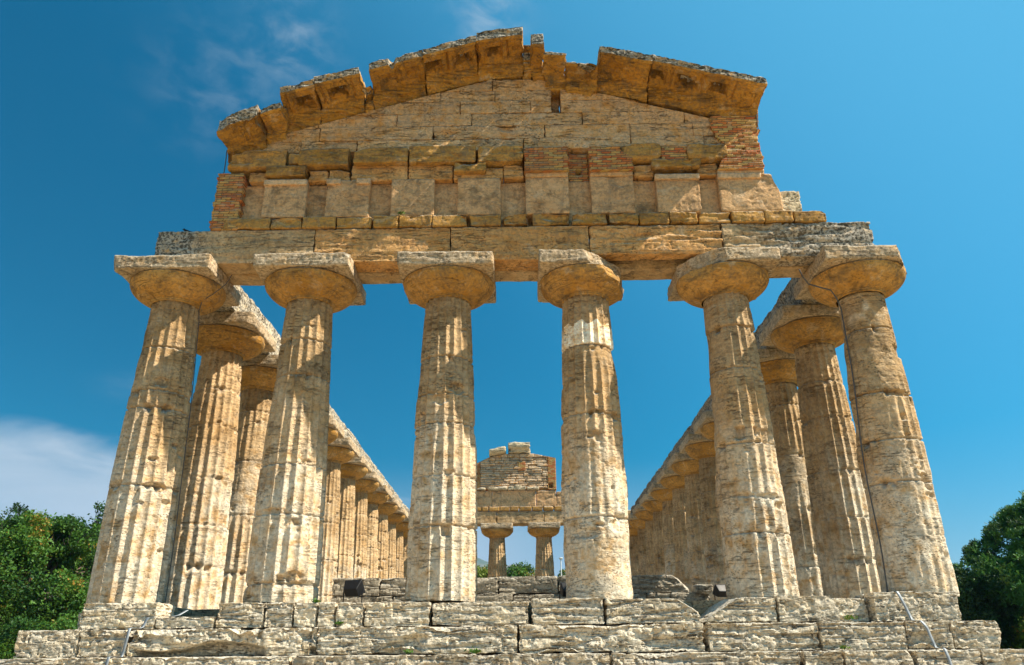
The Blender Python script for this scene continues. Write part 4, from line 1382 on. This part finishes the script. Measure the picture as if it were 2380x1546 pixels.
def tree(name, label, x, y, h, lobes, nleaf, size, mat, seed, trunk_r=0.25, kind='leaf', group=None, z0=GZ, gap=0.42, cat='tree'):
    """lobes: (dx, dy, z, rx, ry, rz) relative to the trunk foot"""
    rs_ = np.random.RandomState(seed)
    e = empty(name, (x, y, z0))
    tag(e, label, cat, group)
    L = np.array(lobes, float)
    vol = L[:, 3] * L[:, 4] * L[:, 5]
    vol = vol ** 0.75
    pick = rs_.choice(len(L), nleaf * 2, p=vol / vol.sum())
    d = rs_.normal(size=(nleaf * 2, 3))
    d /= np.linalg.norm(d, axis=1, keepdims=True)
    rr_ = 1 - rs_.exponential(0.17, nleaf * 2)
    rr_ = np.clip(rr_, 0.1, 1.05)
    P = L[pick, :3] + d * rr_[:, None] * L[pick, 3:]
    k = 1.1 if kind != 'pine' else 1.5
    nz_ = fbm(P * k + seed, seed, 3)
    keep = nz_ > gap
    P = P[keep & (P[:, 2] > 0.1)][:nleaf]
    P = P + rs_.normal(size=P.shape) * 0.06
    ton = np.clip((fbm(P * 0.9 + 9, seed + 3, 2) - 0.5) * 1.9 + 0.38 + rs_.normal(size=len(P)) * 0.17, 0, 1)
    bg_ = Bag()
    if kind == 'pine':      # tufts of needles radiating from twig ends
        m = 9
        n = len(P)
        dirs = rs_.normal(size=(n, m, 3)) + (P - L[:, :3].mean(0))[:, None] * 0.12 + np.array([0, 0, 0.7])
        dirs /= np.linalg.norm(dirs, axis=2, keepdims=True)
        side = np.cross(dirs, rs_.normal(size=(n, m, 3)))
        side /= np.linalg.norm(side, axis=2, keepdims=True) + 1e-9
        ln = size * rs_.uniform(0.7, 1.2, (n, m, 1))
        wd = size * 0.11
        c = P[:, None]
        V = np.stack([np.broadcast_to(c, dirs.shape) - side * wd * 0.4, np.broadcast_to(c, dirs.shape) + side * wd * 0.4, c + dirs * ln + side * wd, c + dirs * ln - side * wd], 2).reshape(-1, 3)
        F = np.arange(n * m * 4).reshape(-1, 4)
        bg_.add(V, F, np.repeat(ton, m * 4))
    else:
        Q = (P[:, None] + rs_.normal(size=(len(P), 3, 3)) * size * 0.9).reshape(-1, 3)
        V, F, t = leaves(Q, size, rs_, tonev=np.clip(np.repeat(ton, 3) + rs_.normal(size=len(Q)) * 0.1, 0, 1))
        bg_.add(V, F, t)
    bg_.build('crown', mat, e, smooth=False)
    tb = Bag()
    zt = np.linspace(0, h * 0.55, 10)
    pts = np.stack([0.25 * np.sin(zt * 0.7 + seed), 0.2 * np.cos(zt * 0.9) - 0.2, zt], 1)
    V, F = tube(pts, trunk_r * (1.25 - 0.75 * zt / zt[-1]), 10)
    tb.add(V, F)
    for q, l in enumerate(L):
        k0 = rs_.randint(2, 8)
        a, c = pts[k0], l[:3] + np.array([0, 0, l[5] * 0.3])
        t = np.linspace(0, 1, 9)[:, None]
        br_ = a * (1 - t) + c * t + np.sin(t * math.pi) * np.array([0, 0, 0.3])
        br_ += rs_.normal(size=br_.shape) * 0.07 * t
        V, F = tube(br_, trunk_r * 0.55 * (1.0 - 0.85 * t[:, 0]), 6)
        tb.add(V, F)
        for w_ in range(5):
            dd = rs_.normal(size=3)
            dd /= np.linalg.norm(dd)
            tip = l[:3] + dd * l[3:] * 0.95
            t2 = np.linspace(0, 1, 6)[:, None]
            b2 = br_[5] * (1 - t2) + tip * t2 + rs_.normal(size=(6, 3)) * 0.05
            V, F = tube(b2, trunk_r * 0.2 * (1 - 0.85 * t2[:, 0]), 5)
            tb.add(V, F)
    tb.build('trunk', BARK, e)
    return e


def blobs(seed, n, cx_, cz_, rx, rz, r0, r1, ry=None):
    rr_ = random.Random(seed)
    out = []
    for _ in range(n):
        a = rr_.uniform(0, 2 * math.pi)
        u = math.sqrt(rr_.random())
        v = rr_.uniform(-1, 1)
        s_ = math.sqrt(max(0.05, 1 - v * v))
        r = rr_.uniform(r0, r1)
        out.append((cx_ + rx * u * s_ * math.cos(a), (ry or rx) * u * s_ * math.sin(a), cz_ + v * rz, r, r, r * rr_.uniform(0.65, 0.9)))
    return out


tree('broadleaf_tree', 'large bushy green tree with yellowing leaves left of the temple', -26.6, 30, 9.3, blobs(1, 46, 0, 4.3, 4.6, 3.3, 1.0, 1.75) + [(0.2, -1, 7.6, 1.1, 1.1, 0.9), (-2.4, 0, 7.2, 1.3, 1.3, 0.9), (2.6, 0, 7.2, 1.1, 1.1, 0.9), (1.4, 0, 7.9, 0.6, 0.6, 0.5), (-1.0, 0, 7.7, 0.7, 0.6, 0.5), (0.5, -3.4, 4.0, 2.4, 1.2, 2.2), (3.2, -3.0, 3.2, 2.0, 1.2, 2.0), (-2.5, -3.0, 3.6, 2.2, 1.2, 2.0)],
     42000, 0.11, LEAF, 11, 0.28, gap=0.43)
tree('broadleaf_tree', 'green tree cut by the left edge of the picture', -36.0, 33, 9, blobs(2, 34, 0, 4.2, 4.4, 3.2, 1.3, 2.0), 14000, 0.15, LEAF, 12, 0.28)
tree('conifer_tree', 'dark ragged conifer rising behind the bushy tree at far left', -37.0, 44, 11.6, [(0, 0, 2.5 + 1.2 * q, 2.6 - 0.27 * q, 2.6 - 0.27 * q, 0.9) for q in range(8)], 7000, 0.13, DARK, 13, 0.25, cat='conifer')
tree('conifer_tree', 'dark conifer tip showing beside the leftmost column', -30.2, 42.5, 12.2, [(0, 0, 2.2 + 1.2 * q, 1.9 - 0.2 * q, 1.9 - 0.2 * q, 0.9) for q in range(8)], 6000, 0.13, DARK, 14, 0.2, cat='conifer')
tree('shrub', 'low dark shrub under the bushy tree at left', -21.2, 24, 2.2, blobs(3, 18, 0, 1.2, 2.2, 1.0, 0.7, 1.1), 10000, 0.09, LEAF, 15, 0.06, cat='shrub', group=None)

tree('pine_tree', 'umbrella pine with tufted dark green foliage right of the temple', 26.5, 25.6, 9, [
    (-4.3, 0, 5.1, 1.2, 1.3, 0.75), (-3.3, 0.5, 6.0, 1.2, 1.3, 0.75), (-2.3, 0, 6.9, 1.2, 1.4, 0.8), (-1.2, 0.3, 7.6, 1.4, 1.4, 0.9), (0.2, 0, 8.3, 1.6, 1.6, 1.0), (1.8, 0, 8.0, 1.6, 1.6, 1.0),
    (-3.6, -0.8, 4.4, 1.2, 1.2, 0.8), (-2.2, -0.9, 5.2, 1.4, 1.3, 0.9), (-0.9, -0.8, 6.0, 1.5, 1.5, 1.0), (0.7, -0.6, 6.7, 1.6, 1.6, 1.0), (2.6, 0, 6.3, 1.7, 1.6, 1.1), (-3.9, 0.2, 3.4, 1.0, 1.2, 0.9),
    (-3.0, 1.2, 2.6, 1.2, 1.2, 1.0), (-1.4, 1.0, 3.8, 1.7, 1.5, 1.1), (0.6, 1.0, 4.7, 1.7, 1.5, 1.2), (-3.6, 1.0, 1.6, 1.1, 1.1, 1.0)], 9500, 0.24, NEED, 21, 0.32, kind='pine', gap=0.45, z0=GZ - 0.7)
tree('evergreen_tree', 'dense dark evergreen filling the shade below the umbrella pine', 27.6, 30, 7, blobs(5, 26, 0.4, 2.7, 4.3, 2.2, 1.2, 1.8), 13000, 0.16, DARK, 22, 0.25, gap=0.40)
tree('shrub', 'light green shrub in front of the pine at lower right', 23.4, 24, 3.0, blobs(6, 14, 0.3, 1.3, 1.5, 1.0, 0.5, 0.85), 6000, 0.10, LEAF, 23, 0.07, cat='shrub')
tree('shrub', 'tall dark shrub rising behind the right end of the steps', 21.6, 26, 4.4, blobs(7, 26, 0.3, 2.2, 1.5, 2.0, 0.7, 1.1), 12000, 0.10, DARK, 24, 0.07, cat='shrub')

for q, (x, y, h, mt, lab) in enumerate([(-4.3, 70, 10.5, LEAFY, 'small yellow green tree seen far off between the front columns'), (-0.1, 72, 10.4, LEAF, 'round green tree seen far off between the two rear columns'),
                                        (4.6, 73, 10.2, LEAF, 'green tree far off beside the white pole'), (-2.6, 80, 10.2, LEAF, 'dark green tree peeping beside the yellow green one')]):
    tree('broadleaf_tree', lab, x, y, h, blobs(40 + q, 18, 0, h * 0.66, 1.5, h * 0.29, 0.9, 1.3), 4500, 0.16, mt, 40 + q, 0.2, gap=0.40)

# ------------------------------------------------------------------ small things
BLACK = plain('black_metal', (0.012, 0.012, 0.013), 0.5, 0.3)
GALV = plain('galvanised_metal', (0.30, 0.33, 0.35), 0.6, 0.3)
CABLE = plain('grey_cable', (0.10, 0.095, 0.09), 0.7, 0.0)
WHITE = plain('white_paint', (0.75, 0.75, 0.72), 0.5, 0.0)
GLASS = plain('lamp_glass', (0.10, 0.11, 0.12), 0.15, 0.0)


def floodlight(x, y, z, s_, rz, label):
    e = empty('floodlight', (x, y, z))
    e.rotation_euler.z = rz
    tag(e, label, 'floodlight', 'floodlights set on the temple floor')
    # wedge shaped housing tilted upward, front towards +Y
    hw = 0.17 * s_

    def wedge(P):
        P = P.copy()
        t = (P[:, 1] + 0.10 * s_) / (0.20 * s_)
        P[:, 2] = (0.33 * s_) + (P[:, 2] - 0.33 * s_) * (0.55 + 0.45 * t)
        P[:, 0] *= 0.75 + 0.25 * t
        c, d = math.cos(0.7), math.sin(0.7)
        yy_, zz_ = P[:, 1].copy(), P[:, 2] - 0.33 * s_
        P[:, 1] = yy_ * c - zz_ * d
        P[:, 2] = 0.33 * s_ + yy_ * d + zz_ * c
        return P
    P, F = block(-hw, hw, -0.10 * s_, 0.10 * s_, 0.19 * s_, 0.47 * s_, 3, 0.02, rad=0.012, amp=0.0, shape=wedge)
    Bag().add(P, F).build('housing', BLACK, e)
    P, F = block(-hw * 0.9, hw * 0.9, 0.101 * s_, 0.108 * s_, 0.21 * s_, 0.45 * s_, 3, 0.03, rad=0.003, amp=0.0, shape=wedge)
    Bag().add(P, F).build('glass_cover', GLASS, e)
    bb = Bag()
    for sx in (-1, 1):
        V, F = tube([(sx * hw * 1.08, 0, 0.33 * s_), (sx * hw * 1.08, 0, 0.05 * s_), (sx * hw * 0.9, 0, 0.0)], 0.012 * s_, 6)
        bb.add(V, F)
    V, F = tube([(-hw * 0.95, 0, 0.012), (hw * 0.95, 0, 0.012)], 0.016 * s_, 6)
    bb.add(V, F)
    bb.build('bracket', BLACK, e)
    return e


floodlight(3.93, 2.0, 0.0, 0.86, 0.25, 'black floodlight at the foot of the second front column from the right')
floodlight(-3.70, 4.0, 0.15, 1.25, -0.3, 'black floodlight before the inner platform at left of the opening')
floodlight(1.07, 4.3, 0.15, 1.1, 0.1, 'black floodlight half hidden behind the worn central column')


def ribbon(name, label, pts, wdt, mat, group=None, cat='strap'):
    pts = np.array(pts, float)
    t = np.linspace(0, 1, 40)
    s0 = np.linspace(0, 1, len(pts))
    pp = np.stack([np.interp(t, s0, pts[:, k]) for k in range(3)], 1)
    o0 = np.array([wdt / 2, 0, 0])
    th = np.array([0, -0.004, 0.004])
    V = np.concatenate([pp - o0, pp + o0, pp + o0 + th, pp - o0 + th])
    n = len(pp)
    a = np.arange(n - 1)
    F = []
    for k in range(4):
        k2 = (k + 1) % 4
        F.append(np.stack([k * n + a, k * n + a + 1, k2 * n + a + 1, k2 * n + a], 1))
    c = pts.mean(0)
    o = Bag().add(V - c, np.concatenate(F)).build(name, mat)
    o.location = c
    tag(o, label, cat, group)
    return o


GS = 'metal earthing strips running down the steps'
ribbon('earthing_strip', 'pale metal earthing strip bent down the steps at the left', [(-5.42, -0.7, -0.12), (-5.5, -0.88, -0.22), (-5.96, -0.91, -0.24), (-6.0, -0.93, -0.38), (-6.02, -1.0, -0.405), (-6.02, -1.33, -0.405), (-6.02, -1.37, -0.58), (-6.05, -1.37, -0.82), (-6.06, -1.5, -0.822), (-6.06, -1.75, -0.822), (-6.08, -1.77, -1.0), (-6.12, -1.77, -1.24)], 0.045, GALV, GS)
ribbon('earthing_strip', 'grey blue metal earthing strip snaking down the steps at the right', [(6.02, -0.7, 0.05), (6.03, -0.90, 0.04), (6.09, -0.93, -0.16), (6.16, -0.93, -0.38), (6.13, -1.05, -0.405), (6.10, -1.35, -0.42), (6.16, -1.38, -0.52), (6.19, -1.38, -0.66), (6.23, -1.38, -0.80), (6.20, -1.5, -0.815), (6.18, -1.74, -0.815), (6.20, -1.77, -0.95), (6.24, -1.77, -1.24)], 0.045, GALV, GS)


def cable(name, label, pts, r, mat, group=None):
    pts = np.array(pts, float)
    c = pts.mean(0)
    V, F = tube(pts - c, r, 6)
    o = Bag().add(V, F).build(name, mat)
    o.location = c
    tag(o, label, 'cable', group)
    return o


pts = [(5.48, -0.52, 6.03), (5.52, -0.54, 5.86), (5.62, -0.5, 5.72), (5.85, -0.45, 5.67), (6.07, -0.4, 5.63), (6.20, -0.30, 5.50)]
for z in np.linspace(5.35, 0.02, 40):
    r = r_col(z) + 0.012
    a = math.radians(198 + 3 * math.sin(z * 2))
    pts.append((cx(5) + r * math.cos(a), r * math.sin(a), z))
cable('lightning_cable', 'dark cable running down the left side of the far right front column', pts, 0.014, CABLE, 'lightning cables on the corner columns')
pts = [(-5.72, -0.10, 6.30), (-5.75, -0.25, 6.02), (-5.82, -0.3, 5.9), (-6.0, -0.25, 5.78), (-6.22, -0.15, 5.70), (-6.32, 0.0, 5.55)]
for z in np.linspace(5.35, 0.02, 40):
    r = r_col(z) + 0.012
    a = math.radians(12 + 3 * math.sin(z * 2))
    pts.append((cx(0) + r * math.cos(a), r * math.sin(a), z))
cable('lightning_cable', 'thin cable looping under the cap of the far left front column', pts, 0.008, CABLE, 'lightning cables on the corner columns')

cable('metal_rod', 'thin upright metal rod under the left end of the cornice', [(-6.03, -0.5, 8.42), (-6.03, -0.5, 8.7), (-6.04, -0.5, 9.02)], 0.011, CABLE)['category'] = 'rod'
cable('metal_rod', 'thin upright metal rod under the right end of the cornice', [(5.13, -0.5, 9.35), (5.13, -0.5, 9.5), (5.13, -0.52, 9.72)], 0.011, CABLE)['category'] = 'rod'

# bird on the architrave
e = empty('bird', (-6.66, -0.35, 7.085))
tag(e, 'small dark bird perched on the left end of the architrave', 'bird')
bprof = [(-0.10, 0.075, 0.004), (-0.06, 0.07, 0.014), (-0.03, 0.07, 0.03), (0.0, 0.075, 0.038), (0.03, 0.09, 0.034), (0.05, 0.11, 0.022), (0.065, 0.125, 0.024), (0.082, 0.128, 0.016), (0.095, 0.125, 0.005), (0.115, 0.122, 0.001)]
V, F = tube([(a, 0, c) for a, c, r in bprof], [r for a, c, r in bprof], 10)
V[:, 0] *= -1
Bag().add(V, F[:, ::-1]).build('body', BLACK, e)
for sy in (-1, 1):
    V, F = tube([(0, sy * 0.012, 0.045), (0.004, sy * 0.012, 0.0)], 0.003, 5)
    Bag().add(V, F).build('leg', BLACK, e)

# far pole
e = empty('lamp_post', (4.02, 68, GZ))
tag(e, 'thin white lamp post standing far off among the trees', 'lamp post')
V, F = tube([(0, 0, 0), (0, 0, 5), (0, 0, 10.3)], [0.09, 0.07, 0.05], 10)
Bag().add(V, F).build('pole', WHITE, e)
P, F = block(-0.16, 0.16, -0.35, 0.10, 10.25, 10.4, 3, 0.1, rad=0.03, amp=0.0)
Bag().add(P, F).build('lamp_head', WHITE, e)

# weeds growing in the joints
rw = np.random.RandomState(3)
src = None
GW = 'small green weeds growing in the joints of the steps'
spots = [(-3.30, -0.84, -0.02, 0.07, 'weed at the foot of the second front column from the left'), (-1.70, -1.34, -0.80, 0.07, 'weed under the middle step left of centre'),
         (-0.70, -1.34, -0.81, 0.10, 'weed under the middle step near the centre'), (-2.9, -0.86, -0.36, 0.06, 'weed in the joint of the upper step'),
         (5.25, -0.80, -0.36, 0.11, 'dark weed in the shaded gap of the upper step at right'), (4.85, -1.38, -0.80, 0.06, 'dry weed in front of the middle step at right'), (-2.3, -0.60, 7.36, 0.07, 'weed growing on the sandstone course above the architrave')]
for q, (x, y, z, r, lab) in enumerate(spots):
    C = rw.normal(size=(60, 3)) * r * 0.6 * np.array([0.8, 0.5, 0.5])
    C[:, 2] = np.abs(C[:, 2]) * 0.8
    V, F, t = leaves(C, 0.022, rw, 2.6)
    o = Bag().add(V, F, t).build('weed', LEAF, smooth=False)
    o.location = (x, y, z)
    tag(o, lab, 'weed', GW)

# ------------------------------------------------------------------ air between the temple and the hills
hzm = bpy.data.materials.new('thin_air')
hzm.use_nodes = True
hn = hzm.node_tree
hn.nodes.clear()
pv = hn.nodes.new('ShaderNodeVolumePrincipled')
pv.inputs['Color'].default_value = (0.22, 0.50, 1.0, 1)
pv.inputs['Density'].default_value = 0.00009
pv.inputs['Anisotropy'].default_value = 0.0
ho = hn.nodes.new('ShaderNodeOutputMaterial')
hn.links.new(pv.outputs[0], ho.inputs['Volume'])
xa, xb, ya, yb, za, zb = -4100, 4100, -4100, 4100, -9.0, 475
V = np.array([(x, y, z) for x in (xa, xb) for y in (ya, yb) for z in (za, zb)], float)
F = np.array([[0, 1, 3, 2], [4, 6, 7, 5], [0, 4, 5, 1], [2, 3, 7, 6], [0, 2, 6, 4], [1, 5, 7, 3]])
o = Bag().add(V, F).build('haze', hzm, smooth=False)
tag(o, 'thin blue haze over the distant hills', None, kind='stuff')
